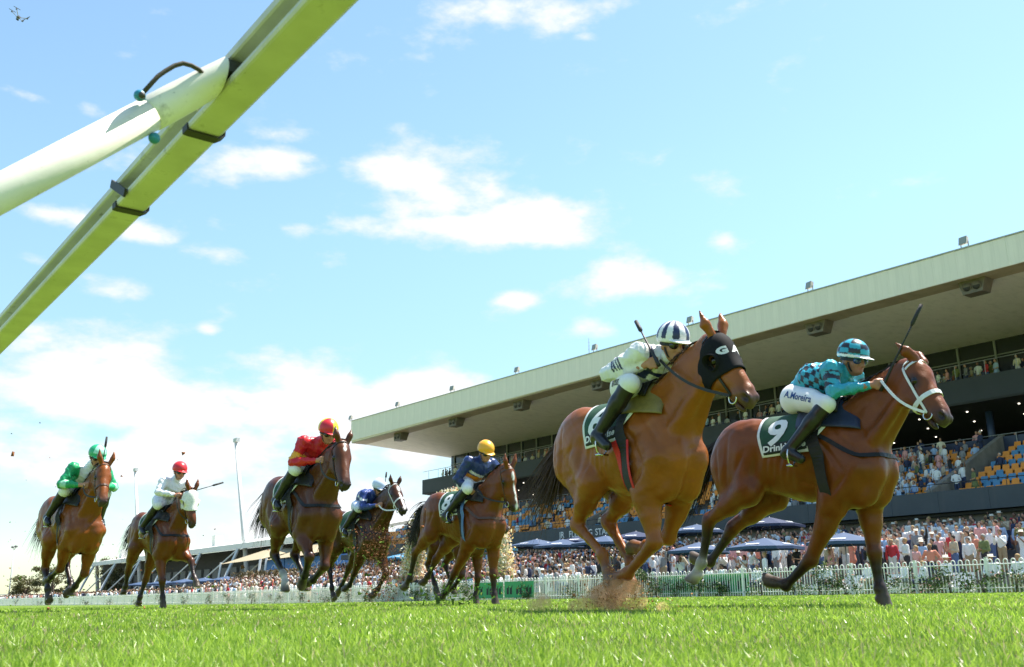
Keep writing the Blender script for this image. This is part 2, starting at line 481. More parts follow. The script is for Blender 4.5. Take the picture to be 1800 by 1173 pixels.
# ------------------------------------------------------------------ ground
def gz(y): 
    t = min(max((y - 18) / 65, 0), 1); return -.2 * t * t * (3 - 2 * t)
def ground():
    ys = [-3000, -400, -60, -20, 0, 18] + [18 + 5 * i for i in range(1, 14)] + [120, 250, 600, 1500, 4000]
    xs = [-3000, -300, -60, -20, -5, 5, 15, 25, 33.4]
    V = [(x, y, gz(y)) for y in ys for x in xs]; n = len(xs)
    F = [(j * n + i, j * n + i + 1, (j + 1) * n + i + 1, (j + 1) * n + i) for j in range(len(ys) - 1) for i in range(n - 1)]
    m = mat('turf', (.085, .155, .022), .95, spec=.1)
    nt = m.node_tree; tc = nt.nodes.new('ShaderNodeTexCoord')
    n1 = nt.nodes.new('ShaderNodeTexNoise'); n1.inputs['Scale'].default_value = 38; n1.inputs['Detail'].default_value = 8; n1.inputs['Roughness'].default_value = .7
    n2 = nt.nodes.new('ShaderNodeTexNoise'); n2.inputs['Scale'].default_value = .35; n2.inputs['Detail'].default_value = 4
    for q in (n1, n2): nt.links.new(tc.outputs['Object'], q.inputs['Vector'])
    r1 = nt.nodes.new('ShaderNodeValToRGB'); e = r1.color_ramp.elements
    e[0].position = .3; e[0].color = (.06, .105, .012, 1); e[1].position = .7; e[1].color = (.15, .235, .03, 1)
    nt.links.new(n1.outputs[0], r1.inputs[0])
    mx = nt.nodes.new('ShaderNodeMixRGB'); mx.blend_type = 'MIX'; mx.inputs[2].default_value = (.12, .19, .024, 1)
    mr = nt.nodes.new('ShaderNodeMapRange'); mr.inputs[1].default_value = .4; mr.inputs[2].default_value = .65; mr.inputs[4].default_value = .5
    nt.links.new(n2.outputs[0], mr.inputs[0]); nt.links.new(mr.outputs[0], mx.inputs[0]); nt.links.new(r1.outputs[0], mx.inputs[1])
    nt.links.new(mx.outputs[0], bsdf(m).inputs['Base Color'])
    tag(obj('turf_track', mesh_np('turf_track', V, F, True), m), kind='structure')
    # paved lawn, terrace steps behind the picket fence
    pv = mat('paving', (.16, .15, .135), .85, noise=.2, scale=1.2, bump=.1)
    lawn = mat('lawn', (.075, .14, .022), .95, noise=.25, scale=6)
    mb = MB(); mb.add([(33.4, -3000, -.22), (37.2, -3000, -.22), (37.2, 4000, -.22), (33.4, 4000, -.22)], [(0, 1, 2, 3)]) ; tag(mb.build('lawn', lawn), kind='structure')
    mb = MB(); mb.add([(37.2, -3000, -.224), (3000, -3000, -.224), (3000, 4000, -.224), (37.2, 4000, -.224)], [(0, 1, 2, 3)]); tag(mb.build('paved_ground', pv), kind='structure')
    st = empty('terrace_steps', (37, 8, 0)); tag(st, kind='structure')
    me = None
    for i in range(8):
        mb = MB(); x0 = .2 + 2 * i; mb.box(x0, 18.5, 0, 104, -.21 if i == 0 else .28 * i, .28 * (i + 1))
        mb.build('step', pv, st)
ground()
TERR = lambda x: 0.0 if x < 37.2 else .28 * (int((min(x, 53.1) - 37.2) / 2) + 1)
# ------------------------------------------------------------------ grass blades
def grass():
    rs = np.random.RandomState(2)
    P = []; 
    for (d0, d1, dens, wd, ht) in [(.75, 1.6, 9000, .0015, .038), (1.6, 2.6, 8200, .0017, .038), (2.6, 4.5, 3600, .0026, .040), (4.5, 8, 1300, .0044, .042), (8, 15, 430, .0085, .045), (15, 30, 110, .017, .050)]:
        a0, a1 = R(-4), R(80)
        n = int(dens * .5 * (d1 * d1 - d0 * d0) * (a1 - a0))
        r = np.sqrt(rs.uniform(d0 * d0, d1 * d1, n)); a = rs.uniform(a0, a1, n)
        x, y = r * np.sin(a), r * np.cos(a); k = x < 33; x, y = x[k], y[k]
        # tufts: pull blades together
        n = len(x); P.append(np.stack([x, y, np.full(n, wd), np.full(n, ht)], 1))
    P = np.concatenate(P); n = len(P)
    # patchiness
    patch = .5 + .25 * np.sin(P[:, 0] * 2.1 + 1.3 * np.sin(P[:, 1] * 1.7)) + .25 * np.sin(P[:, 1] * 2.9 + 2 * np.sin(P[:, 0] * 3.3))
    cx = rs.uniform(0, 12, 260); cy = rs.uniform(.5, 12, 260)
    near = P[:, 1] < 12; tuft = np.zeros(n)
    for a_, b_ in zip(cx, cy): tuft = np.maximum(tuft, np.exp(-(((P[:, 0] - a_) ** 2 + (P[:, 1] - b_) ** 2) / .006)))
    worn = np.zeros(n)
    for a_, b_, r_ in zip(rs.uniform(0, 12, 40), rs.uniform(1, 14, 40), rs.uniform(.04, .12, 40)): worn = np.maximum(worn, np.exp(-(((P[:, 0] - a_) ** 2 + (P[:, 1] - b_) ** 2) / r_ ** 2)))
    P[:, 3] *= (1 + .55 * tuft) * (1 - .75 * worn)
    h = P[:, 3] * rs.uniform(.45, 1.15, n) * (.72 + .45 * patch); w = P[:, 2] * rs.uniform(.6, 1.4, n)
    ang = rs.uniform(0, 2 * np.pi, n); lean = rs.uniform(.05, .75, n) * h; la = rs.uniform(0, 2 * np.pi, n)
    tall = rs.rand(n) < .02; h[tall] *= 1.35
    sx, sy = np.cos(ang) * w, np.sin(ang) * w; lx, ly = np.cos(la) * lean, np.sin(la) * lean
    z0 = np.array([gz(v) for v in P[:, 1]])
    B = np.stack([P[:, 0], P[:, 1], z0 - .004], 1)
    def off(fx, k): return B + np.stack([sx * k + lx * fx ** 1.8, sy * k + ly * fx ** 1.8, h * fx * (1 - .25 * (lean / h) * fx)], 1)
    V = np.stack([off(0, -1), off(0, 1), off(.5, .85), off(.5, -.85), off(1, .05)], 1).reshape(-1, 3)
    i = np.arange(n) * 5
    T = np.concatenate([np.stack([i, i + 1, i + 2], 1), np.stack([i, i + 2, i + 3], 1), np.stack([i + 3, i + 2, i + 4], 1)])
    c0 = np.array([.195, .330, .024]); c1 = np.array([.370, .510, .085]); dry = np.array([.42, .38, .20])
    t = rs.rand(n)[:, None]; C = c0 * (1 - t) + c1 * t; d = rs.rand(n) < (.05 + .10 * (1 - patch)); C[d] = dry * rs.uniform(.6, 1.2, (d.sum(), 1)); C *= (.80 + .28 * patch)[:, None]; kw = (worn * .8)[:, None]; C = C * (1 - kw) + np.array([.20, .13, .06]) * kw
    m = bpy.data.materials.new('grass_blade'); m.use_nodes = True; nt = m.node_tree; b = bsdf(m)
    at = nt.nodes.new('ShaderNodeAttribute'); at.attribute_name = 'Col'
    b.inputs['Roughness'].default_value = .38; b.inputs['Specular IOR Level'].default_value = .5
    tr = nt.nodes.new('ShaderNodeBsdfTranslucent'); ms = nt.nodes.new('ShaderNodeMixShader'); ms.inputs[0].default_value = .52
    nt.links.new(at.outputs['Color'], b.inputs['Base Color']); nt.links.new(at.outputs['Color'], tr.inputs['Color'])
    nt.links.new(b.outputs[0], ms.inputs[1]); nt.links.new(tr.outputs[0], ms.inputs[2]); nt.links.new(ms.outputs[0], nt.nodes['Material Output'].inputs[0])
    o = obj('grass', mesh_np('grass', V, T, False, np.repeat(C, 5, 0)), m); tag(o, kind='stuff')
grass()
# ------------------------------------------------------------------ running rail over the camera
def rail():
    white = mat('rail_white', (.74, .715, .62), .42, noise=.14, scale=7, bump=.05)
    wr_ = mat('rail_weathered', (.58, .56, .49), .45, noise=.18, scale=7, bump=.05)
    for m_ in (white, wr_): wear(m_, (.16, .15, .10), 14, .60, .72, .55); wear(m_, (.10, .09, .06), 60, .66, .72, .7, (1, .25, 1))
    rt = empty('running_rail', (.67, 1.8, 0)); tag(rt, 'white plastic running rail on raking tubular struts, crossing the top left corner', 'running rail')
    prof = [(.638, 1.150), (.700, 1.150), (.709, 1.157), (.712, 1.170), (.712, 1.226), (.706, 1.238), (.695, 1.243), (.645, 1.243), (.634, 1.238), (.630, 1.230), (.630, 1.214), (.634, 1.211), (.655, 1.208), (.664, 1.203), (.664, 1.178), (.655, 1.173), (.633, 1.169), (.630, 1.165), (.630, 1.158), (.633, 1.152)]
    joints = [-2.0, 2.006, 6.1, 10.2, 14.3, 18.4, 26.6, 34.8, 43, 60]
    for a, b in zip(joints, joints[1:]):
        V = []; n = len(prof)
        for y in (a + .002, b - .002):
            V += [(x - .67, y - 1.8, z) for x, z in prof]
        F = [(i, (i + 1) % n, n + (i + 1) % n, n + i) for i in range(n)] + [tuple(range(n))[::-1], tuple(range(n, 2 * n))]
        o = obj('rail_length', mesh_np('rail_length', V, F, False), wr_, rt)
    blk = mat('rail_strap', (.022, .021, .018), .6, noise=.2, scale=90)
    for y in (2.008, 2.552):
        mb = MB(); n = 0
        ring = [(.628, 1.163), (.629, 1.1475), (.640, 1.1465), (.702, 1.1465), (.715, 1.156), (.7155, 1.19)]
        pts = [(x - .67, y - 1.8, z) for x, z in ring]; nr = [(-1, 0, 0), (-1, 0, -1), (0, 0, -1), (0, 0, -1), (1, 0, -1), (1, 0, 0)]
        mb.strip(pts, nr, .030, .003); mb.build('joint_strap', blk, rt)
    # raking struts
    for y in (1.8, 6.0, 10.1):
        a = Vector((.600 - .67, y - 1.8, 1.160)); d = Vector((-.371, 0, -.352)).normalized(); L = 1.160 / .688
        mb = MB(); mb.tube([a + d * t for t in (.10, .5, 1.0, L + .05)], .0335, 20, True); s = mb.build('strut', white, rt, True)
        # socket that flares to grip the rail
        V = []; n = 24; rings = [(.150, .0338, .0338), (.147, .0350, .0350), (.085, .0358, .0350), (.04, .044, .034), (None, .056, .031)]
        X = Vector((0, 1, 0)); Y = d.cross(X)
        for t, rx, ry in rings:
            for j in range(n):
                an = 2 * math.pi * j / n; o_ = X * (rx * math.cos(an)) + Y * (ry * math.sin(an)); p_ = a + d * (t or 0) + o_
                if t is None: p_ = p_ + d * ((-.046 - p_.x) / d.x)
                V.append(p_)
        F = [(i * n + j, i * n + (j + 1) % n, (i + 1) * n + (j + 1) % n, (i + 1) * n + j) for i in range(len(rings) - 1) for j in range(n)] + [tuple(range(n)), tuple(range((len(rings) - 1) * n, len(rings) * n))[::-1]]
        so_ = obj('socket', mesh_np('socket', V, F), white, s); so_.data.set_sharp_from_angle(angle=R(40))
        mb = MB(); mb.box(-.045, -.018, y - 1.8 - .05, y - 1.8 + .05, 1.178, 1.203); mb.build('bracket', mat('dark_bracket', (.05, .05, .045), .5), s)
    # bungee loop with toggle balls
    mb = MB(); pts = [(.466, 1.765, 1.080), (.478, 1.76, 1.101), (.490, 1.76, 1.122), (.503, 1.76, 1.138), (.520, 1.76, 1.156), (.536, 1.76, 1.167), (.553, 1.76, 1.168), (.569, 1.76, 1.164), (.585, 1.765, 1.156), (.597, 1.77, 1.146), (.615, 1.775, 1.165), (.635, 1.78, 1.185)]
    mb.tube([(x - .67, y - 1.8, z) for x, y, z in pts], .0048, 8); b = mb.build('bungee_cord', mat('bungee', (.06, .05, .03), .8, noise=.3, scale=200), rt, True)
    teal = mat('toggle_teal', (.02, .22, .34), .35)
    for c in ((.461, 1.765, 1.073), (.505, 1.80, 1.010)):
        mb = MB(); mb.ball((c[0] - .67, c[1] - 1.8, c[2]), .0115, 14, 10); tb = mb.build('toggle_ball', teal, b, True)
    mb = MB(); mb.tube([(.464 - .67, -.04, 1.071), (.4605 - .67, -.052, 1.067)], [.0065, .0062], 12); mb.build('toggle_end', mat('dark_bracket', (.05, .05, .045), .5), b, True)
    # bent spring clip further along the rail
    mb = MB(); mb.bar((-.042, 2.60 - 1.8, 1.235), (-.046, 2.44 - 1.8, 1.150), .006, .022); mb.build('spring_clip', blk, rt)
rail()
# ------------------------------------------------------------------ camera drone
def drone():
    g = mat('drone_grey', (.10, .10, .12), .5); lt = mat('drone_arm', (.30, .28, .28), .5)
    c = (9.47, 70.3, 41.1); rt = empty('camera_drone', c); rt.rotation_euler = (0, R(16), R(20)); tag(rt, 'small camera drone hovering in the sky above the rail at top left', 'drone')
    mb = MB(); mb.box(-.10, .10, -.12, .12, -.05, .06); mb.box(-.07, .07, -.08, .08, .06, .10); mb.build('body', g, rt)
    for sx, sy, h in ((-1, 1, .30), (-1, -1, .28), (1, 1, .22), (1, -1, .2)):
        mb = MB(); e = (sx * .46, sy * .30, h); mb.bar((sx * .08, sy * .08, 0), e, .04, .03); a = mb.build('arm', lt, rt)
        mb = MB(); mb.tube([(e[0], e[1], h - .06), (e[0], e[1], h + .06)], .055, 8); mb.build('motor', g, a)
        mb = MB(); q = .6 + sx; mb.bar((e[0] - .24 * math.cos(q), e[1] - .24 * math.sin(q), h + .09), (e[0] + .24 * math.cos(q), e[1] + .24 * math.sin(q), h + .05), .05, .012); mb.build('propeller', g, a)
    mb = MB(); mb.tube([(0, 0, -.05), (0, 0, -.14)], .03, 8); gm_ = mb.build('gimbal', lt, rt)
    mb = MB(); mb.ball((0, 0, -.22), (.12, .08, .06), 10, 7); mb.build('camera_pod', mat('pod_black', (.02, .02, .02), .3), gm_, True)
drone()
# ------------------------------------------------------------------ grandstand
Y0, Y1 = 9.0, 101.6
def grandstand():
    cream = mat('fascia_cream', (.84, .76, .64), .55, noise=.05, scale=.7)
    soff = mat('soffit_beige', (.46, .36, .235), .7, noise=.06, scale=.8)
    slate = mat('slate_cladding', (.050, .062, .074), .6, noise=.12, scale=.8)
    dark = mat('dark_cladding', (.030, .036, .043), .6, noise=.15, scale=.6)
    conc = mat('concrete', (.24, .225, .20), .85, noise=.2, scale=1.5, bump=.15)
    glass = mat('dark_glass', (.015, .018, .020), .12, spec=.6)
    steel = mat('galvanised', (.34, .35, .35), .45, metal=.6)
    wear(cream, (.36, .32, .24), 1.1, .50, .75, .35, (1, 1.6, .10)); wear(soff, (.16, .125, .08), .5, .52, .75, .45); wear(slate, (.09, .095, .10), .9, .5, .75, .4, (1, 2, .1)); wear(conc, (.10, .09, .08), 1.2, .5, .7, .5)
    G = empty('grandstand', (54, Y0, 0)); tag(G, 'long racecourse grandstand with a cantilever roof and orange and blue seating', 'grandstand')
    L = Y1 - Y0
    def B(name, m, x0, x1, y0, y1, z0, z1, par=G):
        mb = MB(); mb.box(x0 - 54, x1 - 54, y0 - Y0, y1 - Y0, z0, z1); return mb.build(name, m, par)
    # roof: slab with separate fascia panels and soffit boards
    def P(pts): return [(x - 54, y - Y0, z) for x, y, z in pts]
    mb = MB(); mb.hexa(P([(54.12, Y0, 17.90), (84, Y0, 16.2), (84, Y1, 16.2), (54.12, Y1, 17.90), (54.12, Y0, 19.30), (84, Y0, 18.5), (84, Y1, 19.4), (54.12, Y1, 20.42)])); rf = mb.build('roof', cream, G)
    pw = L / 62; mb = MB(); mb.box(0, .11, .003, pw - .003, 0, 1); pm = mesh_np('fascia_panel', mb.V, mb.F, False); pm.materials.append(cream)
    for i in range(62):
        o = bpy.data.objects.new('fascia_panel', pm); link(o, rf); yy = Y0 + (i + .5) * pw - 23; o.location = (RND.uniform(-.002, .002), i * pw, 17.76 + yy * .0038); o.scale = (1, 1, 1.70 + yy * .0085)
    mb = MB(); mb.hexa([(-.06, 0, 19.31), (.20, 0, 19.31), (.20, L, 20.43), (-.06, L, 20.43), (-.06, 0, 19.38), (.20, 0, 19.38), (.20, L, 20.50), (-.06, L, 20.50)]); mb.build('roof_edge', mat('zinc_edge', (.42, .43, .40), .5), rf)
    ns = 21; pw = L / ns; mats_ = []
    for (xa, za, xb, zb, nm) in ((54.115, 17.80, 60.0, 17.80, 'soffit_panel'), (60.02, 17.79, 66.4, 17.25, 'soffit_panel')):
        mb = MB(); y1 = pw - .03; mb.hexa([(xa - 54, 0, za), (xb - 54, 0, zb), (xb - 54, y1, zb), (xa - 54, y1, za), (xa - 54, 0, za + .08), (xb - 54, 0, zb + .08), (xb - 54, y1, zb + .08), (xa - 54, y1, za + .08)])
        pm = mesh_np(nm, mb.V, mb.F, False); pm.materials.append(soff)
        for i in range(ns):
            o = bpy.data.objects.new(nm, pm); link(o, rf); o.location = (0, i * pw + .015, RND.uniform(-.006, .006))
    # glazed gallery under the soffit
    B('gallery_glass', glass, 67.6, 67.8, Y0, Y1 - 1, 13.6, 17.2)
    mm = mat('mullion', (.20, .20, .19), .5)
    mb = MB(); mb.box(0, .12, -.07, .07, 13.6, 17.1); pm = mesh_np('mullion', mb.V, mb.F, False); pm.materials.append(mm)
    for i in range(34):
        o = bpy.data.objects.new('mullion', pm); link(o, G); o.location = (13.45, 1 + i * 2.72, 0)
    B('gallery_transom', mm, 67.5, 67.62, Y0, Y1 - 1, 16.0, 16.08)
    # balcony
    bal = B('balcony', dark, 64.0, 64.25, Y0, Y1, 12.45, 14.05); B('balcony_floor', dark, 64.25, 78, Y0, Y1, 13.35, 13.60, bal); 
    mb = MB(); mb.hexa(P([(64.0, Y0, 12.3), (78, Y0, 11.2), (78, Y1 - 2, 11.2), (64.0, Y1, 12.3), (64.0, Y0, 12.449), (78, Y0, 11.5), (78, Y1 - 2, 11.5), (64.0, Y1, 12.449)])); mb.build('balcony_soffit', mat('soffit_dark', (.030, .032, .033), .8), bal)
    mb = MB(); mb.tube([(10.1, 0, 15.05), (10.1, L, 15.05)], .03, 6)
    for i in range(44): mb.tube([(10.1, 1 + i * 2.1, 14.05), (10.1, 1 + i * 2.1, 15.05)], .022, 5)
    mb.build('balcony_railing', steel, bal)
    B('balcony_end', dark, 64.25, 78, Y1 - .2, Y1, 12.46, 14.05, bal)
    # downlights in the balcony soffit
    lm = bpy.data.materials.new('downlight'); lm.use_nodes = True; b = bsdf(lm); b.inputs['Emission Color'].default_value = (1, .9, .75, 1); b.inputs['Emission Strength'].default_value = 1.6; b.inputs['Base Color'].default_value = (.8, .8, .8, 1)
    mb = MB(); mb.ball((0, 0, 0), (.075, .075, .04), 8, 5); pm = mesh_np('downlight', mb.V, mb.F); pm.materials.append(lm)
    for i in range(24):
        for j, x in enumerate((66.0, 69.0, 72.0)):
            y = 12 + i * 3.6 + j * 1.1; o = bpy.data.objects.new('downlight', pm); link(o, bal); o.location = (x - 54, y - Y0, 12.3 - (x - 64) * .0786 - .03)
    # columns and back wall
    for y in (14, 32.6, 44, 55, 66, 77, 88): 
        mb = MB(); mb.tube([(13, y - Y0, 8.8), (13, y - Y0, 12.2)], .24, 14); mb.build('column', mat('navy_paint', (.03, .05, .10), .4), G, True)
    B('back_wall', dark, 76, 76.3, Y0, 86, 8.9, 13.3)
    # seating bowl: stepped tier, front parapet
    rows = 10; rise = .38; tread = .86; xs = 55.3; zs = 5.0
    mb = MB()
    for i in range(rows): mb.box(xs + i * tread - 54, xs + (i + 1) * tread - 54, 0, L + 2, zs - 1.4 + i * .3, zs + i * rise)
    mb.build('seating_tier', conc, G)
    xt = xs + rows * tread; zt = zs + rows * rise
    B('upper_terrace', conc, xt, 76, Y0, 90, 8.2, zt + .02)
    pn = 31; pw = L / pn; mb = MB(); mb.box(0, .22, .006, pw - .006, 4.42, 5.62); pm = mesh_np('parapet_panel', mb.V, mb.F, False); pm.materials.append(slate)
    for i in range(pn):
        o = bpy.data.objects.new('parapet_panel', pm); link(o, G); o.location = (0, i * pw, 0)
    B('parapet_core', dark, 54.22, 55.3, Y0, Y1 + 2, 4.44, 5.0)
    mb = MB(); mb.tube([(.1, 0, 6.05), (.1, L, 6.05)], .028, 6)
    for i in range(62): mb.tube([(.1, .4 + i * 1.5, 5.6), (.1, .4 + i * 1.5, 6.05)], .02, 5)
    mb.build('parapet_rail', mat('rail_black', (.03, .03, .032), .5), G)
    # navy balustrade at the head of the tier
    nb = B('balustrade', mat('navy_panel', (.022, .034, .075), .5, noise=.2, scale=1.5), xt, xt + .12, Y0, 90, zt, zt + .95)
    mb = MB(); mb.tube([(xt - 54, 0, zt + 1.1), (xt - 54, 81, zt + 1.1)], .03, 6)
    for i in range(33): mb.tube([(xt - 54.05, .5 + i * 2.5, zt), (xt - 54.05, .5 + i * 2.5, zt + 1.1)], .03, 6)
    mb.build('handrail', mat('rail_grey', (.30, .31, .32), .5, metal=.3), nb)
    # concrete stair walls
    for y in (30.4, 62.0):
        mb = MB(); mb.hexa(P([(54.3, y, 4.6), (64.2, y, 8.6), (64.2, y + .35, 8.6), (54.3, y + .35, 4.6), (54.3, y, 5.75), (64.2, y, 9.95), (64.2, y + .35, 9.95), (54.3, y + .35, 5.75)])); mb.build('stair_wall', conc, G)
    # seats
    mb = MB(); mb.c = None
    def seat_mesh(name, m):
        mb = MB(); mb.hexa([(-.02, -.22, .40), (.40, -.22, .43), (.40, .22, .43), (-.02, .22, .40), (-.02, -.23, .45), (.42, -.23, .47), (.42, .23, .47), (-.02, .23, .45)])
        mb.hexa([(.38, -.23, .45), (.44, -.22, .45), (.44, .22, .45), (.38, .23, .45), (.50, -.20, .86), (.55, -.19, .86), (.55, .19, .86), (.50, .20, .86)])
        mb.box(.15, .30, -.03, .03, 0, .42)
        me = mesh_np(name, mb.V, mb.F, False); me.materials.append(m); return me
    om = mat('seat_orange', (.78, .27, .015), .45); bm_ = mat('seat_blue', (.07, .23, .40), .45)
    so, sb = seat_mesh('seat', om), seat_mesh('seat', bm_)
    rs = np.random.RandomState(4); S = []
    for i in range(rows):
        col = 0; y = Y0 + .6
        while y < Y1 + 1:
            if rs.rand() < .28: col = 0 if rs.rand() < .62 else 1
            ais = any(abs(y - a) < .75 for a in (20, 30.5, 41, 51.5, 62.2, 72, 82, 92))
            if not ais: S.append((xs + i * tread + .12, y, zs + i * rise, col))
            y += .55
    def inview(x, y): a = math.degrees(math.atan2(x, y)); return 18 < a < 66.5
    S.sort(key=lambda s: (0 if inview(s[0], s[1]) else 1, s[0] ** 2 + s[1] ** 2))
    for k, (x, y, z, c) in enumerate(S[:300]):
        o = bpy.data.objects.new('seat', so if c == 0 else sb); link(o, G); o.location = (x - 54, y - Y0, z)
    mbs = [MB(), MB()]
    for (x, y, z, c) in S[300:]:
        mb = mbs[c]; x -= 54; yy = y - Y0
        mb.box(x, x + .42, yy - .22, yy + .22, z + .40, z + .46)
        mb.hexa([(x + .38, yy - .22, z + .45), (x + .44, yy - .22, z + .45), (x + .44, yy + .22, z + .45), (x + .38, yy + .22, z + .45), (x + .50, yy - .2, z + .86), (x + .55, yy - .2, z + .86), (x + .55, yy + .2, z + .86), (x + .50, yy + .2, z + .86)])
    for mb, m in zip(mbs, (om, bm_)): tag(mb.build('seats', m, G), kind='stuff')
    # ground floor under the tier
    B('concourse_wall', mat('concourse_grey', (.085, .09, .09), .6, noise=.2, scale=.5), 60.0, 60.3, Y0, Y1, -.2, 4.42)
    B('concourse_ceiling', dark, 54.6, 60.0, Y0, Y1, 4.25, 4.40)
    mb = MB(); mb.box(-.05, 0, -1.1, 1.1, 2.3, 3.9); pm = mesh_np('window', mb.V, mb.F, False); pm.materials.append(glass)
    for i in range(32):
        o = bpy.data.objects.new('window', pm); link(o, G); o.location = (5.98, 1.6 + i * 2.9, 0)
    for i in range(12):
        mb = MB(); y = 2 + i * 8; mb.box(2.2, 2.7, y - .25, y + .25, -.2, 4.25); mb.build('pier', conc, G)
    # name lettered on the parapet
    wm = mat('letter_white', (.70, .71, .72), .5)
    for word, yc in (('JR', 63.6), ('FLEMING', 61.2), ('STAND', 58.2)):
        Vt, Ft = text_mesh(word, .74, .010); Vt = np.array(Vt)
        obj('lettering', mesh_np('lettering', np.stack([np.full(len(Vt), -.018), yc - Y0 - Vt[:, 0], 5.02 + Vt[:, 1]], 1), Ft, False), wm, G)
    # speakers under the roof: cased pods
    cs = mat('speaker_case', (.16, .13, .09), .6, noise=.2, scale=3); dk = mat('speaker_dark', (.035, .03, .025), .7); me_ = None
    for k in range(8):
        y = 15.6 + 10.95 * k; rt = empty('speaker_pod', (55.25, y, 17.79)); tag(rt, ['speaker pod under the stand roof, %s from the right end' % w for w in ('nearest and out of sight', 'first', 'second', 'third', 'fourth', 'fifth', 'sixth', 'last')][k], 'speaker', 'speaker pods under the stand roof')
        mb = MB(); a = [(-.44, -.82, 0), (.56, -.82, 0), (.56, .82, 0), (-.44, .82, 0)]; q = [(-.52, -.60, -.82), (.40, -.60, -.82), (.40, .60, -.82), (-.52, .60, -.82)]
        mb.hexa([q[0], q[1], q[2], q[3], a[0], a[1], a[2], a[3]]); mb.build('case', cs, rt)
        for yy in (-.24, .24):
            mb = MB(); mb.tube([(-.47, yy * 1.2, -.42), (-.56, yy * 1.2, -.45)], [.25, .28], 14); h = mb.build('horn', cs, rt, True); mb = MB(); mb.tube([(-.561, yy * 1.2, -.45), (-.566, yy * 1.2, -.451)], [.22, .22], 14); mb.build('mouth', dk, h, True)
    # floodlights on the roof edge
    lh = mat('flood_case', (.42, .40, .34), .5)
    for k in range(9):
        y = 15.5 + 10.8 * k; rt = empty('floodlight', (54.1, y, 19.38 + (y - Y0) * .0121)); rt.rotation_euler = (0, 0, RND.uniform(-.25, .25)); tag(rt, ['floodlight on the front edge of the stand roof, %s from the right end' % w for w in ('beyond the frame', 'first', 'second', 'third', 'fourth', 'fifth', 'sixth', 'seventh', 'last')][k], 'floodlight', 'floodlights along the roof edge')
        mb = MB(); mb.bar((0, -.24, 0), (0, -.24, .34), .05); mb.bar((0, .24, 0), (0, .24, .34), .05); mb.bar((0, -.27, .02), (0, .27, .02), .06); mb.build('bracket', steel, rt)
        mb = MB(); mb.hexa([(-.22, -.26, .16), (.10, -.22, .22), (.10, .22, .22), (-.22, .26, .16), (-.10, -.26, .66), (.16, -.20, .60), (.16, .20, .60), (-.10, .26, .66)]); c = mb.build('lamp_case', lh, rt)
        mb = MB(); mb.hexa([(-.235, -.22, .20), (-.222, -.22, .20), (-.222, .22, .20), (-.235, .22, .20), (-.125, -.22, .63), (-.110, -.22, .63), (-.110, .22, .63), (-.125, .22, .63)]); mb.build('lens', mat('lens_grey', (.30, .31, .30), .2), c)
    # aerial mast
    rt = empty('aerial', (54.4, 59.8, 19.98)); tag(rt, 'thin whip aerial standing on the roof edge beside a floodlight', 'aerial')
    mb = MB(); mb.tube([(0, 0, 0), (0, 0, 1.5)], [.03, .015], 6)
    for z in (.5, .8, 1.1): mb.bar((0, -.12, z), (0, .12, z), .02)
    mb.build('mast', steel, rt)
grandstand()
# ------------------------------------------------------------------ picket fence, roses, banners, umbrellas
def fence():
    w = mat('fence_white', (.82, .81, .77), .45, noise=.05, scale=4)
    F = empty('picket_fence', (33, 9, 0)); tag(F, 'white hoop topped picket fence along the outside of the track', 'fence')
    mb = MB(); r = .0195
    pts = [(0, -.065, 0), (0, -.065, 1.00)] + [(0, -.065 * math.cos(t), 1.00 + .075 * math.sin(t)) for t in np.linspace(.35, math.pi - .35, 5)] + [(0, .065, 1.00), (0, .065, 0)]
    mb.tube(pts, r, 5, False); pm = mesh_np('picket_hoop', mb.V, mb.F, True); pm.materials.append(w)
    n = 0; y = 9.2; st = MB()
    while y < 215:
        if (y - 9) % 2.6 > .2 or True:
            if n < 300:
                o = bpy.data.objects.new('picket_hoop', pm); link(o, F); o.location = (0, y - 9, gz(y) + .02)
            else:
                q = gz(y) + .02
                for s in (-.065, .065): st.bar((0, y - 9 + s, q), (0, y - 9 + s, q + 1.04), .03)
                st.bar((0, y - 9 - .065, q + 1.05), (0, y - 9 + .065, q + 1.05), .03)
        n += 1; y += .26
    tag(st.build('picket_hoops', w, F), kind='stuff')
    for z in (.16, .93):
        mb = MB(); mb.tube([(0, yy - 9, gz(yy) + z) for yy in [9, 20, 30, 40, 50, 60, 70, 80, 120, 215]], .021, 6); mb.build('rail', w, F, True)
    mb = MB(); mb.box(-.045, .045, -.045, .045, -.05, 1.12); mb.box(-.055, .055, -.055, .055, 1.12, 1.15); pp = mesh_np('post', mb.V, mb.F, False); pp.materials.append(w)
    y = 9.07
    while y < 215:
        o = bpy.data.objects.new('post', pp); link(o, F); o.location = (0, y - 9, gz(y)); y += 2.6
    # far rails round the bend at left
    for i, (x, y0, z) in enumerate(((20, 330, 1.0), (36, 260, 2.2))):
        rt = empty('far_rail', (x, y0, -.2)); tag(rt, ['white rail of the far bend seen low at the left edge', 'upper white rail behind the far bend at the left edge'][i], 'rail')
        mb = MB(); mb.bar((-60, 10, z), (40 if i == 0 else 30, -30, z), .16); mb.build('bar', w, rt)
        for k in range(9):
            mb = MB(); t = k / 8; mb.bar((-60 + 90 * t, 10 - 36 * t, 0), (-60 + 90 * t, 10 - 36 * t, z), .12); mb.build('post', w, rt)
fence()
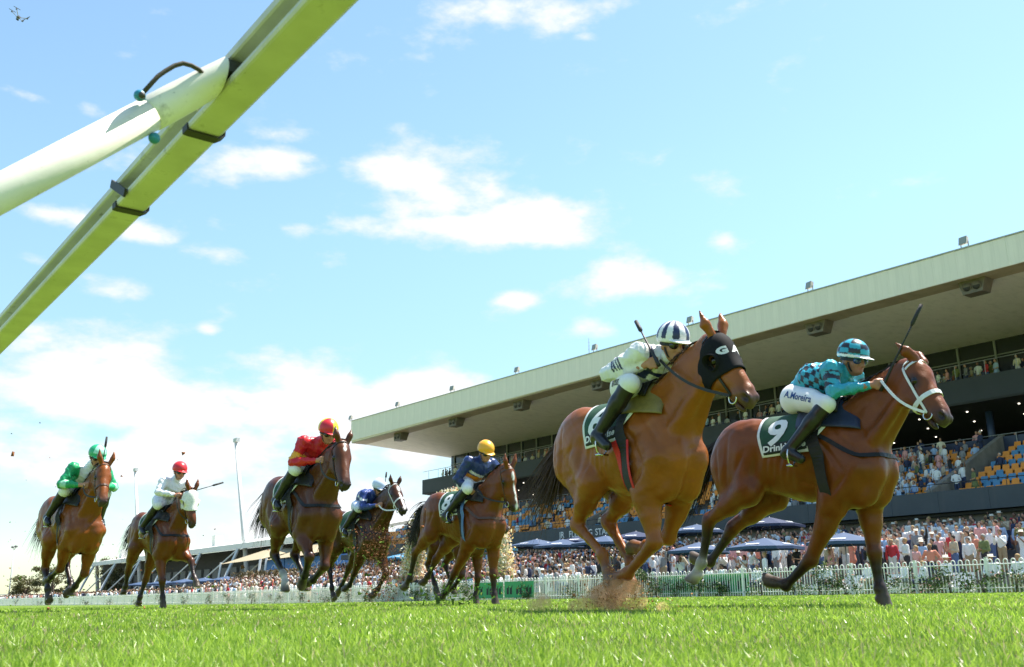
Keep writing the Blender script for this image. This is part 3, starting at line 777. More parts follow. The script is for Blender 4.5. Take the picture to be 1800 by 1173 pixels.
def leaf_cloud(n, fx, size, seed, flat=.5):
    """many leaf quads; fx(rs) -> points (n,3)"""
    rs = np.random.RandomState(seed); P = fx(rs, n); N = rs.normal(0, 1, (n, 3)) + V3(0, 0, flat); N /= np.linalg.norm(N, axis=1, keepdims=True)
    A = np.cross(N, rs.normal(0, 1, (n, 3))); A /= np.linalg.norm(A, axis=1, keepdims=True); B_ = np.cross(N, A); s = (size * rs.uniform(.6, 1.3, n))[:, None]
    V = np.stack([P - A * s, P + B_ * s * .45, P + A * s, P - B_ * s * .45], 1).reshape(-1, 3)
    return V, np.arange(4 * n).reshape(-1, 4)
def shade(n, c, seed, var=.35):
    rs = np.random.RandomState(seed); k = rs.uniform(1 - var, 1 + var, (n, 1)); return np.repeat(np.array(c) * k, 4, 0)
def leafmat(name):
    if name in MATS: return MATS[name]
    m = bpy.data.materials.new(name); m.use_nodes = True; nt = m.node_tree; b = bsdf(m); at = nt.nodes.new('ShaderNodeAttribute'); at.attribute_name = 'Col'; b.inputs['Roughness'].default_value = .5
    tr = nt.nodes.new('ShaderNodeBsdfTranslucent'); ms = nt.nodes.new('ShaderNodeMixShader'); ms.inputs[0].default_value = .3
    nt.links.new(at.outputs['Color'], b.inputs['Base Color']); nt.links.new(at.outputs['Color'], tr.inputs['Color']); nt.links.new(b.outputs[0], ms.inputs[1]); nt.links.new(tr.outputs[0], ms.inputs[2]); nt.links.new(ms.outputs[0], nt.nodes['Material Output'].inputs[0])
    MATS[name] = m; return m
def roses():
    lm = leafmat('leaf'); fm = leafmat('petal'); sm = mat('stem_brown', (.06, .05, .025), .8)
    words = ['low', 'rounded', 'straggling', 'upright', 'spreading', 'sparse', 'leafy', 'tall']; tints = [('pink', (.62, .30, .26)), ('cream', (.68, .60, .42)), ('peach', (.64, .40, .24)), ('red', (.45, .04, .05)), ('white', (.68, .68, .64))]
    ys = [14.6, 15.9, 17.0, 18.2, 19.3, 20.6, 22.3, 23.4, 24.6, 26.2, 28.4, 29.6, 31.0, 32.2, 33.1, 35.2, 38.0, 41.5, 47.0, 49.5, 52.5, 55.5, 58.5, 61.5, 65, 69, 73.5, 78, 83, 88, 94, 101, 109, 118, 128, 140, 153, 168, 185]
    for k, y in enumerate(ys):
        rs = np.random.RandomState(100 + k); wd = words[k % 8]; tn, tc_ = tints[(k // 8) % 5]; h = dict(low=.5, tall=1.1, upright=1.0).get(wd, rs.uniform(.65, .9)); w = dict(spreading=.95, straggling=.8, upright=.35, rounded=.5).get(wd, rs.uniform(.4, .7)) * (1 + max(0, y - 40) / 60); z = gz(y)
        big = abs(y - 33.1) < .1
        if big: h, w = 1.35, .75
        rt = empty('rose_bush', (33.0 - .16, y, z)); gp = 'climbing roses along the picket fence'
        tag(rt, '%s %s flowered rose bush against the white picket fence' % (wd, tn) if not big else 'biggest rose bush, against the fence behind the chestnut horse\'s forelegs', 'rose bush', gp)
        n = int(260 * w * h * 2.2 * (.5 if wd == 'sparse' else 1.35 if wd == 'leafy' else 1)) if y < 60 else 160
        cl = [(rs.uniform(-.12, .12), rs.uniform(-w, w), rs.uniform(.15, h), rs.uniform(.10, .26)) for _ in range(7)]
        def fx(r_, n_):
            c = np.array([cl[i] for i in r_.randint(0, 7, n_)]); return c[:, :3] + r_.normal(0, 1, (n_, 3)) * c[:, 3:4] * V3(.45, 1, .7)
        V, Fq = leaf_cloud(n, fx, .055, k); V[:, 2] = np.maximum(V[:, 2], .02); obj('foliage', mesh_np('foliage', V, Fq, False, shade(n, (.060, .105, .022), k, .5)), lm, rt)
        V, Fq = leaf_cloud(max(10, n // 16), fx, .050, k + 50); V[:, 2] = np.maximum(V[:, 2], .05); nn = len(Fq); obj('blossom', mesh_np('blossom', V, Fq, False, shade(nn, tc_, k, .2)), fm, rt)
        mb = MB()
        for i in range(4): mb.tube([(0, rs.uniform(-.06, .06), 0), (rs.uniform(-.05, .05), rs.uniform(-.3, .3) * w, h * .5), cl[i][:3]], [.014, .010, .005], 5)
        mb.build('stem', sm, rt)
    # clipped hedge strip inside the fence
    hm = leafmat('hedge_leaf')
    def hx(r_, n_): return np.stack([r_.uniform(34.0, 34.6, n_), 9 + 96 * r_.rand(n_) ** 1.6, r_.uniform(-.2, .34, n_)], 1)
    V, Fq = leaf_cloud(9000, hx, .06, 77); tag(obj('low_hedge', mesh_np('low_hedge', V, Fq, False, shade(9000, (.075, .15, .02), 9, .4)), hm), 'low clipped green hedge running behind the picket fence', 'hedge')
roses()
def banners():
    gm = mat('banner_green', (.055, .32, .13), .7, noise=.08, scale=3); bk = mat('banner_print', (.02, .025, .03), .7); wt = mat('banner_white', (.66, .67, .66), .7)
    for k, (y0, y1) in enumerate(((43.9, 46.5), (41.2, 43.75), (29.6, 32.2), (27.0, 29.5))):
        rt = empty('sponsor_banner', (33.06 if k > 1 else 32.93, (y0 + y1) / 2, gz(y0))); tag(rt, ['green banner with dark emblems on the fence, next to the flower arch', 'green banner with dark emblems on the fence, just left of the kicked up turf', 'green banner behind roses between the two leading horses', 'green banner behind roses under the leading bay horse'][k], 'banner', 'green banners on the picket fence')
        h = (y1 - y0) / 2; mb = MB(); mb.box(.0, .006, -h, h, .1, .95); mb.build('cloth', gm, rt)
        for i in range(3):
            c = -h + (i + .5) * 2 * h / 3; mb = MB()
            for s in (-.14, .14):
                mb.hexa([(-.004, c + s - .10, .28), (-.003, c + s - .10, .28), (-.003, c + s + .10, .28), (-.004, c + s + .10, .28), (-.004, c + s - .10, .62), (-.003, c + s - .10, .62), (-.003, c + s + .10, .62), (-.004, c + s + .10, .62)])
                mb.hexa([(-.004, c + s - .11, .62), (-.003, c + s - .11, .62), (-.003, c + s - .02, .62), (-.004, c + s - .02, .62), (-.004, c + s - .16, .74), (-.003, c + s - .16, .74), (-.003, c + s - .10, .74), (-.004, c + s - .10, .74)])
            mb.build('emblem', bk, rt)
    # white lounge chairs behind the fence
    for k, y in enumerate((22.4, 24.2, 26.0, 19.6)):
        rt = empty('lounge_chair', (36.2, y, -.2)); rt.rotation_euler = (0, 0, RND.uniform(-.3, .3)); tag(rt, 'white outdoor lounge chair on the lawn behind the picket fence, %s from the right' % ('second', 'third', 'fourth', 'first')[k], 'chair', 'white lounge chairs behind the fence')
        mb = MB(); mb.box(-.4, .4, -.42, .42, .25, .42); mb.build('seat', wt, rt); mb = MB(); mb.hexa([(.30, -.42, .42), (.42, -.42, .42), (.42, .42, .42), (.30, .42, .42), (.48, -.42, .95), (.58, -.42, .95), (.58, .42, .95), (.48, .42, .95)]); mb.build('backrest', wt, rt)
        for s in (-.38, .38):
            mb = MB(); mb.box(-.38, .36, s - .05, s + .05, .42, .62); mb.build('armrest', wt, rt)
            for x in (-.34, .34): mb = MB(); mb.box(x - .03, x + .03, s - .03, s + .03, 0, .25); mb.build('leg', wt, rt)
banners()
def umbrellas():
    pole = mat('umbrella_pole', (.30, .30, .30), .4, metal=.6); wt = mat('umbrella_print', (.66, .70, .74), .7)
    spots = [(38.6, 30.4, 0, 'steel', 1.45, 'first'), (38.6, 26.0, 0, 'steel', 1.45, 'x'), (38.6, 34.6, 0, 'steel', 1.45, 'x'), (44.5, 34.6, 1.12, 'navy', 1.5, 'x'), (45.0, 40.4, 1.12, 'steel', 1.6, 'x'), (43.0, 43.6, .84, 'navy', 1.6, 'x'), (41.0, 44.2, .56, 'steel', 1.6, 'x'), (42.6, 48.0, .84, 'navy', 1.6, 'x'), (41.0, 48.2, .56, 'steel', 1.6, 'x'),
             (42.4, 52.6, .84, 'steel', 1.6, 'x'), (42.0, 57.6, .84, 'teal', 1.6, 'x'), (41.4, 68.0, .56, 'teal', 1.7, 'x'), (42, 63, .84, 'teal', 1.6, 'x'), (44, 112, .0, 'steel', 1.7, 'x'), (44, 119, .0, 'steel', 1.7, 'x'), (44, 126, .0, 'steel', 1.7, 'x'), (44, 134, .0, 'steel', 1.7, 'x'), (44, 143, .0, 'steel', 1.7, 'x')]
    cols = dict(steel=(.036, .070, .145), navy=(.010, .024, .075), teal=(.03, .18, .33))
    for k, (x, y, z, c, r, _) in enumerate(spots):
        hgt = 2.62 if z > 0 or y > 100 else 2.25; z0 = z if y < 110 else -.2
        rt = empty('market_umbrella', (x, y, z0)); rt.rotation_euler = (0, 0, .15 + .2 * (k % 3)); nm = dict(steel='steel blue', navy='dark navy', teal='bright teal')[c]
        tag(rt, ('%s market umbrella ' % nm) + ['just behind the fence, under the leading bay horse', 'just behind the fence, right of the bay horse\'s folded foreleg', 'just behind the fence, behind the bay horse\'s hind legs', 'high on the terrace behind the bay horse\'s belly', 'on the terrace behind the leading horses\' hind and forelegs', 'on the terrace beside the chestnut horse\'s far foreleg', 'low on the terrace between the chestnut horse\'s legs', 'under the letters of the stand name', 'low on the terrace left of the chestnut horse\'s hind leg', 'on the terrace beneath the chestnut horse\'s tail', 'beside the right leg of the flower arch', 'left of the flower arch, in front of the seating', 'framed inside the flower arch', 'by the low white roofed building, nearest of the far row', 'by the low white roofed building, second of the far row', 'by the low white roofed building, middle of the far row', 'by the low white roofed building, fourth of the far row', 'by the low white roofed building, farthest of the row'][k], 'umbrella', 'market umbrellas in the crowd')
        m = mat('canopy_' + c, cols[c], .75, noise=.06, scale=3)
        n = 4; V = [(0, 0, hgt + .42)]; 
        for i in range(8):
            a = math.pi / 4 * i; q = r * (1.32 if i % 2 else 1.0) ; V.append((q * math.cos(a), q * math.sin(a), hgt - .04 if i % 2 else hgt + .0))
        for i in range(8): V.append((V[1 + i][0], V[1 + i][1], V[1 + i][2] - .14))
        Fq = [(0, 1 + i, 1 + (i + 1) % 8) for i in range(8)] + [(1 + i, 9 + i, 9 + (i + 1) % 8, 1 + (i + 1) % 8) for i in range(8)]
        o = obj('canopy', mesh_np('canopy', V, Fq, False), m, rt); md = o.modifiers.new('t', 'SOLIDIFY'); md.thickness = .01
        mb = MB(); mb.tube([(0, 0, 0), (0, 0, hgt + .44)], .025, 8); mb.build('pole', pole, rt, True)
        mb = MB()
        for i in range(8): mb.bar((0, 0, hgt - .25 + .55), tuple(np.array(V[1 + i]) * .96 - V3(0, 0, .03)), .018)
        mb.build('ribs', pole, rt)
        if y < 100:
            for q in range(4):
                a = math.pi / 2 * q; d = np.array([math.cos(a), math.sin(a), 0]); t = np.array([-d[1], d[0], 0]); mb = MB(); p = d * r * .84; h0 = hgt + .075
                mb.add([tuple(p - t * .35 + V3(0, 0, h0 + .012)), tuple(p + t * .35 + V3(0, 0, h0 + .012)), tuple(p * .9 + t * .35 + V3(0, 0, h0 + .052)), tuple(p * .9 - t * .35 + V3(0, 0, h0 + .052))], [(0, 1, 2, 3)]); mb.build('printed_word', wt, rt)
umbrellas()
def arch():
    rt = empty('flower_arch', (36.2, 53.5, 0)); tag(rt, 'tall arch covered in cream and pink flowers behind the orange capped rider', 'arch')
    fr = mat('arch_frame', (.42, .40, .22), .8, noise=.3, scale=6); c = []
    for t in np.linspace(0, 1, 60):
        if t < .22: c.append((0, 5.1, -.2 + t / .22 * 2.2))
        elif t > .78: c.append((0, -5.1, 2.0 - (t - .78) / .22 * 2.2))
        else:
            a = (t - .22) / .56 * math.pi; c.append((0, 5.1 * math.cos(a), 2.0 + 4.25 * math.sin(a)))
    c = np.array(c); mb = MB(); mb.tube([tuple(p) for p in c], .55, 8); mb.build('frame', fr, rt, True)
    lm = leafmat('leaf'); fm = leafmat('petal'); rs = np.random.RandomState(5)
    def fx(r_, n_):
        i = r_.randint(0, 60, n_); p = c[i] + r_.normal(0, .12, (n_, 3)); d = r_.normal(0, 1, (n_, 3)); d /= np.linalg.norm(d, axis=1, keepdims=True); return p + d * r_.uniform(.52, .82, n_)[:, None]
    V, F = leaf_cloud(600, fx, .11, 8); tag(obj('leaves', mesh_np('leaves', V, F, False, shade(600, (.16, .24, .06), 3)), lm, rt), kind='stuff')
    n = 15000; V, F = leaf_cloud(n, fx, .125, 9, 0); col = np.array([[.78, .72, .42], [.80, .77, .62], [.72, .45, .30], [.80, .62, .25], [.78, .76, .70]])[rs.randint(0, 5, n)]
    tag(obj('flowers', mesh_np('flowers', V, F, False, np.repeat(col, 4, 0)), fm, rt), kind='stuff')
arch()
def far():
    wt = mat('roof_white', (.74, .73, .68), .6, noise=.06, scale=.4); gr = mat('shed_grey', (.16, .16, .155), .7, noise=.15, scale=.6); dk = mat('shed_dark', (.035, .034, .03), .8); st = mat('strut_white', (.60, .60, .58), .5)
    b = empty('members_building', (60, 108, -.2)); tag(b, 'long low building with a white roof and raking white struts at left', 'building')
    L = 128
    mb = MB(); mb.hexa([(-1, 0, 8.2), (12, 0, 10.6), (12, L, 10.6), (-1, L, 8.2), (-1, 0, 8.6), (12, 0, 11.0), (12, L, 11.0), (-1, L, 8.6)]); r = mb.build('roof', wt, b)
    mb = MB(); mb.box(-1.3, -.9, -1, L, 7.9, 8.7); mb.build('eave_beam', wt, r)
    mb = MB(); mb.box(3.5, 4, 0, L, 0, 8.4); mb.build('wall', dk, b)
    for i in range(32): mb = MB(); y = 1 + i * 4; mb.box(3.2, 3.49, y, y + 2.6, 1.4, 5.6); mb.build('panel', gr, b)
    for i in range(8):
        y = 6 + i * 16; mb = MB(); mb.bar((-5.5, y - 3, .2), (-1.1, y, 8.0), .34); mb.build('post', st, b); mb = MB(); mb.bar((-5, y + 13, .4), (-1.1, y + .5, 7.8), .18); mb.build('brace', st, b)
    for i in range(9): mb = MB(); mb.box(5, 6.4, 8 + 14 * i, 9.6 + 14 * i, 9.6, 11.6); mb.build('roof_vent', wt, r)
    # curved roof of the far annexe, fabric canopies, masts
    a = empty('annexe', (74, 104, 0)); tag(a, 'pale annexe with a curved roof edge beyond the flower arch', 'building')
    mb = MB(); pts = [(0, -6 + 3 * i, 9.9 + 2.6 * math.sin(math.pi * (i + .4) / 9)) for i in range(9)]; mb.tube(pts, .28, 8); mb.build('roof_edge', mat('edge_grey', (.30, .30, .29), .6), a, True)
    V = [(x, y, z) for x in (0, 14) for (_, y, z) in pts]; F = [(i, i + 1, 10 + i, 9 + i) for i in range(8)]; o = obj('roof', mesh_np('roof', V, F), wt, a); md = o.modifiers.new('t', 'SOLIDIFY'); md.thickness = .3
    mb = MB(); mb.box(2, 12, -6, 17, 0, 9.4); mb.build('wall', mat('annexe_white', (.70, .69, .64), .7, noise=.05, scale=.5), a)
    for k, (y0, y1) in enumerate(((112, 124), (126, 140))):
        c = empty('fabric_canopy', (54, y0, 0)); tag(c, ['tan fabric canopy before the low building, nearer one', 'tan fabric canopy before the low building, farther one'][k], 'canopy')
        tn = mat('canvas_tan', (.36, .30, .19), .8); V = [(0, 0, 5.4), (5, (y1 - y0) * .5, 7.4), (0, y1 - y0, 5.2), (6, 0, 6.8), (6, y1 - y0, 6.8)]; o = obj('fabric', mesh_np('fabric', V, [(0, 3, 1), (0, 1, 2), (1, 4, 2), (3, 4, 1)], False), tn, c); md = o.modifiers.new('t', 'SOLIDIFY'); md.thickness = .03
        for y in (0, y1 - y0): mb = MB(); mb.bar((0, y, 5.4), (-1.2, y - 1.5, -.2), .26); mb.build('post', st, c)
    for k, (p, q) in enumerate((((60, 143.2, -.2), (60, 152.4, 25.2)), ((60, 195.2, -.2), (60, 206, 26.2)), ((62, 232, -.2), (62, 240, 19)))):
        m_ = empty('mast', p); tag(m_, ['tall raking white mast behind the low building, between the white capped and red riders', 'raking white mast between the green and the red capped riders', 'short raking mast just right of the green rider\'s horse'][k], 'mast')
        d = np.array(q) - np.array(p); mb = MB(); mb.tube([(0, 0, 0), tuple(d)], [.42, .26], 10); mb.build('shaft', st, m_, True)
        mb = MB(); mb.box(d[0] - .3, d[0] + .3, d[1] - .9, d[1] + .5, d[2] - .1, d[2] + .5); mb.build('head', st, m_)
    m_ = empty('light_tower', (60, 317, -.2)); tag(m_, 'distant slender floodlight tower at the left edge', 'light tower')
    mb = MB(); mb.tube([(0, 0, 0), (0, 0, 15.6)], [.22, .12], 8); mb.build('pole', st, m_, True)
    for s in (-1, 1): mb = MB(); mb.bar((0, 0, 15.4), (0, s * 2.2, 16.2), .14); mb.ball((0, s * 2.2, 16.3), (.5, .7, .35), 8, 5); mb.build('lamp_arm', gr, m_)
    # blue hoardings and brown hedge
    bl = mat('hoarding_blue', (.045, .18, .48), .6, noise=.1, scale=.5); bw = mat('hoarding_script', (.62, .68, .78), .6)
    h = empty('hoarding', (56, 99, 0)); tag(h, 'blue hoarding with pale script behind the brown and dark bay horses', 'hoarding')
    for i in range(5):
        y = i * 6; mb = MB(); mb.box(0, .15, y, y + 5.7, 2.2, 5.3); p = mb.build('panel', bl, h); mb = MB()
        for k in range(2):
            pts = [(-.02, y + 1.6 + k * 1.6 + .7 * math.cos(t) * (1 - .03 * t), 3.8 + .75 * math.sin(t) + .06 * t) for t in np.linspace(.6, 6.2, 16)]; mb.tube(pts, .07, 4)
        mb.build('script', bw, p)
    for y in (0, 12, 24, 29): mb = MB(); mb.bar((.3, y, 0), (.3, y, 5.6), .2); mb.build('post', st, h)
    lm = leafmat('leaf')
    def bx(r_, n_): return np.stack([r_.uniform(42, 44, n_), r_.uniform(90, 106, n_), r_.uniform(0, 3.1, n_)], 1)
    V, F = leaf_cloud(3500, bx, .2, 31); tag(obj('bronze_hedge', mesh_np('bronze_hedge', V, F, False, shade(3500, (.10, .075, .03), 4)), lm), 'clipped bronze hedge between the white hooded and dark bay horses', 'hedge')
    # trees at the far left
    tm = mat('bark', (.10, .08, .06), .9, noise=.3, scale=3)
    for k, (x, y, hh, w) in enumerate(((50, 222, 8.2, 5.0), (47, 232, 6.0, 3.6), (60, 214, 7.0, 3.5), (75, 260, 9.5, 4), (66, 240, 10.5, 3))):
        t = empty('gum_tree', (x, y, -.2)); tag(t, ['broad olive gum tree at the far left behind the green rider\'s horse', 'smaller gum tree leaning left of the broad one', 'gum tree half hidden by the low building end', 'gum crown peeping over the low building roof', 'thin gum crown over the roof beside the mast'][k], 'tree')
        rs = np.random.RandomState(40 + k); cl = [(rs.uniform(-w, w) * .7, rs.uniform(-w, w) * .7, rs.uniform(.30, .92) * hh, rs.uniform(.5, 1.2)) for _ in range(16)]
        mb = MB(); mb.tube([(0, 0, 0), (.2, .1, hh * .3), (.1, .3, hh * .55)], [.38, .28, .18], 8)
        for c in cl[:9]: mb.tube([(.15, .15, hh * .35), (c[0] * .5, c[1] * .5, (hh * .35 + c[2]) / 2 + .3), c[:3]], [.14, .09, .04], 5)
        mb.build('trunk', tm, t, True)
        def fx(r_, n_): q = np.array([cl[i] for i in r_.randint(0, 16, n_)]); return q[:, :3] + r_.normal(0, .62, (n_, 3)) * q[:, 3:4] * V3(1, 1, .6)
        V, F = leaf_cloud(2600, fx, .26, 60 + k); obj('crown', mesh_np('crown', V, F, False, shade(2600, (.13, .125, .045), k, .45)), lm, t)
far()
# ------------------------------------------------------------------ spectators
def person_meshes():
    """a few poses; each gives body, top, bottoms, hair as separate shared meshes"""
    out = []
    poses = dict(
        standing=dict(eb=(-.02, .27, 1.08), wr=(.06, .24, .86)), folded=dict(eb=(.02, .28, 1.10), wr=(.20, .06, 1.14)), phone=dict(eb=(.12, .25, 1.16), wr=(.30, .10, 1.42)),
        cheering=dict(eb=(.05, .30, 1.52), wr=(.08, .36, 1.82)), hips=dict(eb=(-.12, .38, 1.12), wr=(.04, .20, 1.02)), seated=dict(eb=(.08, .26, .72), wr=(.30, .14, .62), sit=1))
    for nm, p in poses.items():
        for dress in (False, True):
            if dress and nm in ('cheering', 'hips', 'seated'): continue
            sit = p.get('sit'); h = .030; lo, hi = (-.4, -.55, -.04), (.75, .55, 2.02); dz = -.42 if sit else 0
            hip, che, hd = V3(0, 0, .95 + dz), V3(0, 0, 1.36 + dz), V3(.02, 0, 1.64 + dz)
            f = Field(lo, hi, h); t = Field(lo, hi, h); b = Field(lo, hi, h); hr = Field(lo, hi, h)
            f.rc(hip, .11, che, .12, .05, fy=1.3); f.rc(che + V3(0, 0, .1), .05, hd - V3(0, 0, .06), .048, .03); f.el(hd, (.095, .075, .12), .02); f.el(hd + V3(.085, 0, -.03), (.03, .02, .03), .02)
            t.rc(hip + V3(0, 0, .06), .125, che, .145, .05, fy=1.25)
            hr.el(hd + V3(-.025, 0, .035), (.105, .092, .105), .0); hr.apply(lambda x, y, z: -(x - hd[0]) * .8 + (z - hd[2]) * .55 - .01 + 0 * y, lo, hi, .01, 's') if False else None
            hr.el(hd + V3(.07, 0, -.05), (.075, .12, .10), .02, op='s')
            if dress: hr.rc(hd + V3(-.06, 0, 0), .07, hd + V3(-.08, 0, -.22), .05, .04)
            for q in (-1, 1):
                sh = V3(0, q * .19, 1.43 + dz); eb = V3(*p['eb']) * V3(1, q, 1); wr = V3(*p['wr']) * V3(1, q, 1)
                if nm == 'cheering' and q < 0: eb, wr = V3(.02, -.27, 1.10), V3(.15, -.20, .92)
                f.rc(sh, .05, eb, .042, .02); f.rc(eb, .042, wr, .03, .02); f.el(wr + unit(wr - eb) * .06, (.045, .035, .05), .02)
                if not dress: t.rc(sh, .075, eb, .058, .04); t.rc(eb, .058, lerp(eb, wr, .85), .046, .02)
                else: t.rc(sh, .06, lerp(sh, eb, .4), .055, .04)
                lp = V3(0, q * .09, 0) + hip; kn, an = (V3(.42, q * .11, .50), V3(.40, q * .12, .08)) if sit else (V3(.015, q * .10, .50), V3(-.01, q * .11, .08))
                f.rc(lp, .085, kn, .055, .03); f.rc(kn, .055, an, .04, .02); f.rc(an + V3(-.03, 0, -.02), .04, an + V3(.13, 0, -.04), .035, .02)
                if not dress: b.rc(lp, .105, kn, .078, .03); b.rc(kn, .078, an + V3(0, 0, .03), .062, .02)
            if not dress: b.rc(hip + V3(0, -.06, .02), .115, hip + V3(0, .06, .02), .115, .04)
            else: b.rc(hip + V3(0, 0, .06), .125, hip + V3(0, 0, -.42), .21, .04, fy=1.05)
            r = []
            for fld in (f, t, b, hr):
                V, Q = fld.surface(1); r.append(mesh_np('person', V, Q, True))
            ht = MB(); V = []; n = 12
            for rr_, z in ((.0, .16), (.095, .155), (.10, .07), (.19, .06), (.19, .05), (.0, .05)):
                for j in range(n): V.append((hd[0] + rr_ * math.cos(2 * math.pi * j / n), rr_ * math.sin(2 * math.pi * j / n), hd[2] + z))
            ht.add(V, [(i * n + j, i * n + (j + 1) % n, (i + 1) * n + (j + 1) % n, (i + 1) * n + j) for i in range(5) for j in range(n)])
            r.append(mesh_np('hat', ht.V, ht.F, True))
            out.append((nm, dress, r))
    return out
TOPS = [('white', (.74, .74, .74)), ('white', (.70, .71, .72)), ('white', (.72, .70, .66)), ('pale blue', (.36, .50, .70)), ('navy', (.02, .03, .08)), ('black', (.015, .015, .017)), ('grey', (.22, .22, .23)), ('pink', (.66, .32, .30)), ('red', (.52, .03, .04)), ('beige', (.48, .38, .26)), ('olive', (.16, .18, .06)), ('cream', (.66, .60, .46)), ('coral', (.60, .22, .14))]
LEGS = [('dark', (.03, .03, .035)), ('navy', (.025, .035, .08)), ('grey', (.20, .20, .21)), ('tan', (.34, .26, .16)), ('white', (.62, .62, .60)), ('blue', (.07, .12, .25))]
SKINS = [(.46, .24, .15), (.52, .29, .19), (.38, .19, .11), (.20, .10, .06), (.50, .26, .18)]
HAIRS = [('dark', (.015, .011, .009)), ('brown', (.06, .03, .015)), ('fair', (.34, .22, .09)), ('grey', (.30, .29, .27))]
TOPW = [6, 6, 5, 5, 4, 4, 3, 3, 2, 3, 1, 3, 2]
def mcol(pre, c): return mat('%s_%d_%d_%d' % (pre, c[0] * 1000, c[1] * 1000, c[2] * 1000), c, .75)
def vis(x, y):
    a = math.degrees(math.atan2(x, y)); return 9.5 < a < 67
def crowd():
    rs = np.random.RandomState(21); PM = person_meshes()
    S = []
    y = 14.0
    # standing rows on the terrace
    for i in range(16):
        x = 37.6 + i * 1.0; y = 13.0 + rs.uniform(0, .5)
        while y < 104:
            dens = .86 if y > 40 else (.72 if x > 43 else .42)
            if x < 40 and y < 40: dens = .22
            if rs.rand() < dens: S.append((x + rs.uniform(-.25, .25), y, TERR(x), 'st'))
            y += rs.uniform(.52, .78)
    for y in np.arange(104, 215, .6):
        for x in (34.8, 35.6, 36.5, 38, 39.5, 41):
            if rs.rand() < .72: S.append((x + rs.uniform(-.3, .3), y + rs.uniform(-.2, .2), -.2, 'st'))
    for y in np.arange(41, 104, .55):
        for x in (34.9, 35.7, 36.5):
            if rs.rand() < .72: S.append((x + rs.uniform(-.3, .3), y + rs.uniform(-.2, .2), -.2, 'st'))
    # four in white sitting under the umbrella by the fence, and more on the lawn
    for y in (30.05, 30.95, 31.75, 32.6, 28.9): S.append((36.0, y, .06, 'sit'))
    for y in np.arange(17.5, 27, .9):
        if rs.rand() < .6: S.append((36.6 + rs.uniform(-.3, .3), y, .0, 'sit'))
    # seated and standing in the bowl
    for i in range(10):
        x = 55.3 + .86 * i + .25; z = 5.0 + .38 * i
        for y in np.arange(14, 101, .55):
            d = .62 if 31.5 < y < 44 else (.04 if y < 31 else .13)
            if rs.rand() < d: S.append((x, y, z, 'bowl'))
    for y in np.arange(12, 100, .7):
        if rs.rand() < .5: S.append((65.4 + rs.uniform(0, .4), y, 13.6, 'bal'))
        if rs.rand() < .5: S.append((66.0 + rs.uniform(0, .6), y, 13.6, 'bal'))
    for y in np.arange(14, 86, .8):
        for x in (64.9, 67, 69.5):
            if rs.rand() < .45: S.append((x, y + rs.uniform(-.3, .3), 8.82, 'top'))
    ums = [(38.6, 30.4), (38.6, 26.0), (38.6, 34.6), (44.5, 34.6), (45, 40.4)]
    S = [s for s in S if min((s[0] - u[0]) ** 2 + (s[1] - u[1]) ** 2 for u in ums) > .2]
    idx = sorted(range(len(S)), key=lambda i: ((0 if vis(S[i][0], S[i][1]) else 1), (S[i][0] ** 2 + S[i][1] ** 2) + (1500 if S[i][3] in ('bal', 'top') else 0)))
    single = set(idx[:300])
    by = {}
    for k, (nm, dr, r) in enumerate(PM): by.setdefault((nm, dr), r)
    low = {}
    zone = dict(st='on the terrace', sit='seated behind the picket fence', bowl='in the seating tier', bal='on the balcony', top='behind the navy balustrade')
    def pick():
        t = TOPS[rs.choice(len(TOPS), p=np.array(TOPW) / sum(TOPW))]; return t, LEGS[rs.randint(len(LEGS))], SKINS[rs.choice(5, p=[.32, .28, .2, .08, .12])], HAIRS[rs.choice(4, p=[.4, .3, .18, .12])]
    seen = {}
    Vb = []; Fb = []; Cb = []; nb = 0
    for i, (x, y, z, zn) in enumerate(S):
        (tn, tc), (ln, lc), sk, (hn, hc) = pick(); dress = rs.rand() < .33; rot = math.pi + rs.uniform(-.6, .6) - .25; sc = rs.uniform(.93, 1.04) * (.95 if dress else 1)
        pose = 'seated' if zn == 'sit' or (zn == 'bowl' and rs.rand() < .6) or (zn == 'top' and rs.rand() < .6) else rs.choice(['standing', 'folded', 'phone', 'cheering', 'hips'], p=[.34, .2, .24, .1, .12])
        if zn == 'sit': tn, tc = TOPS[0]
        if dress and pose in ('cheering', 'hips', 'seated'): dress = False
        if i in single:
            r = by[(pose, dress)]
            if dress: ln, lc = tn, tc
            hat = (not dress and rs.rand() < .12) or (dress and rs.rand() < .2)
            bd = bpy.data.objects.new('person', r[0]); link(bd); bd.location = (x, y, z); bd.rotation_euler = (0, 0, rot); bd.scale = (sc,) * 3
            parts = [(r[0], bd, mcol('skin', sk))]
            for me, name, m in ((r[1], 'bodice' if dress else 'shirt', mcol('cloth', tc)), (r[2], 'skirt' if dress else 'trousers', mcol('cloth', lc)), (r[4], 'hat', mcol('cloth', (.62, .58, .48))) if hat else (r[3], 'hair', mcol('hair', hc))):
                o = bpy.data.objects.new(name, me); link(o, bd); parts.append((me, o, m))
            for me, o, m in parts:
                if not me.materials: me.materials.append(None)
                o.material_slots[0].link = 'OBJECT'; o.material_slots[0].material = m
            pz = dict(standing='standing', folded='with folded arms', phone='holding up a phone', cheering='with one arm raised', hips='with hands on hips', seated='sitting')[pose]
            wear = '%s dress' % tn if dress else '%s top and %s trousers' % (tn, ln)
            px = 900 + 1763 * math.tan(math.atan2(x, y) - PSI)
            sec = 'right of bay leader' if px > 1560 else 'behind bay leader' if px > 1265 else 'behind the chestnut' if px > 1000 else 'left of the chestnut'
            row = dict(st='low' if x < 41 else 'mid-terrace' if x < 47 else 'high', sit='by the fence', bowl='in the seats', bal='on the balcony', top='at the balustrade')[zn]
            lab = '%s spectator %s, %s, %s %s' % ('straw-hatted' if hat else hn + '-haired', pz, wear.replace(' top and ', ' top, ') if not dress else wear, row, sec)
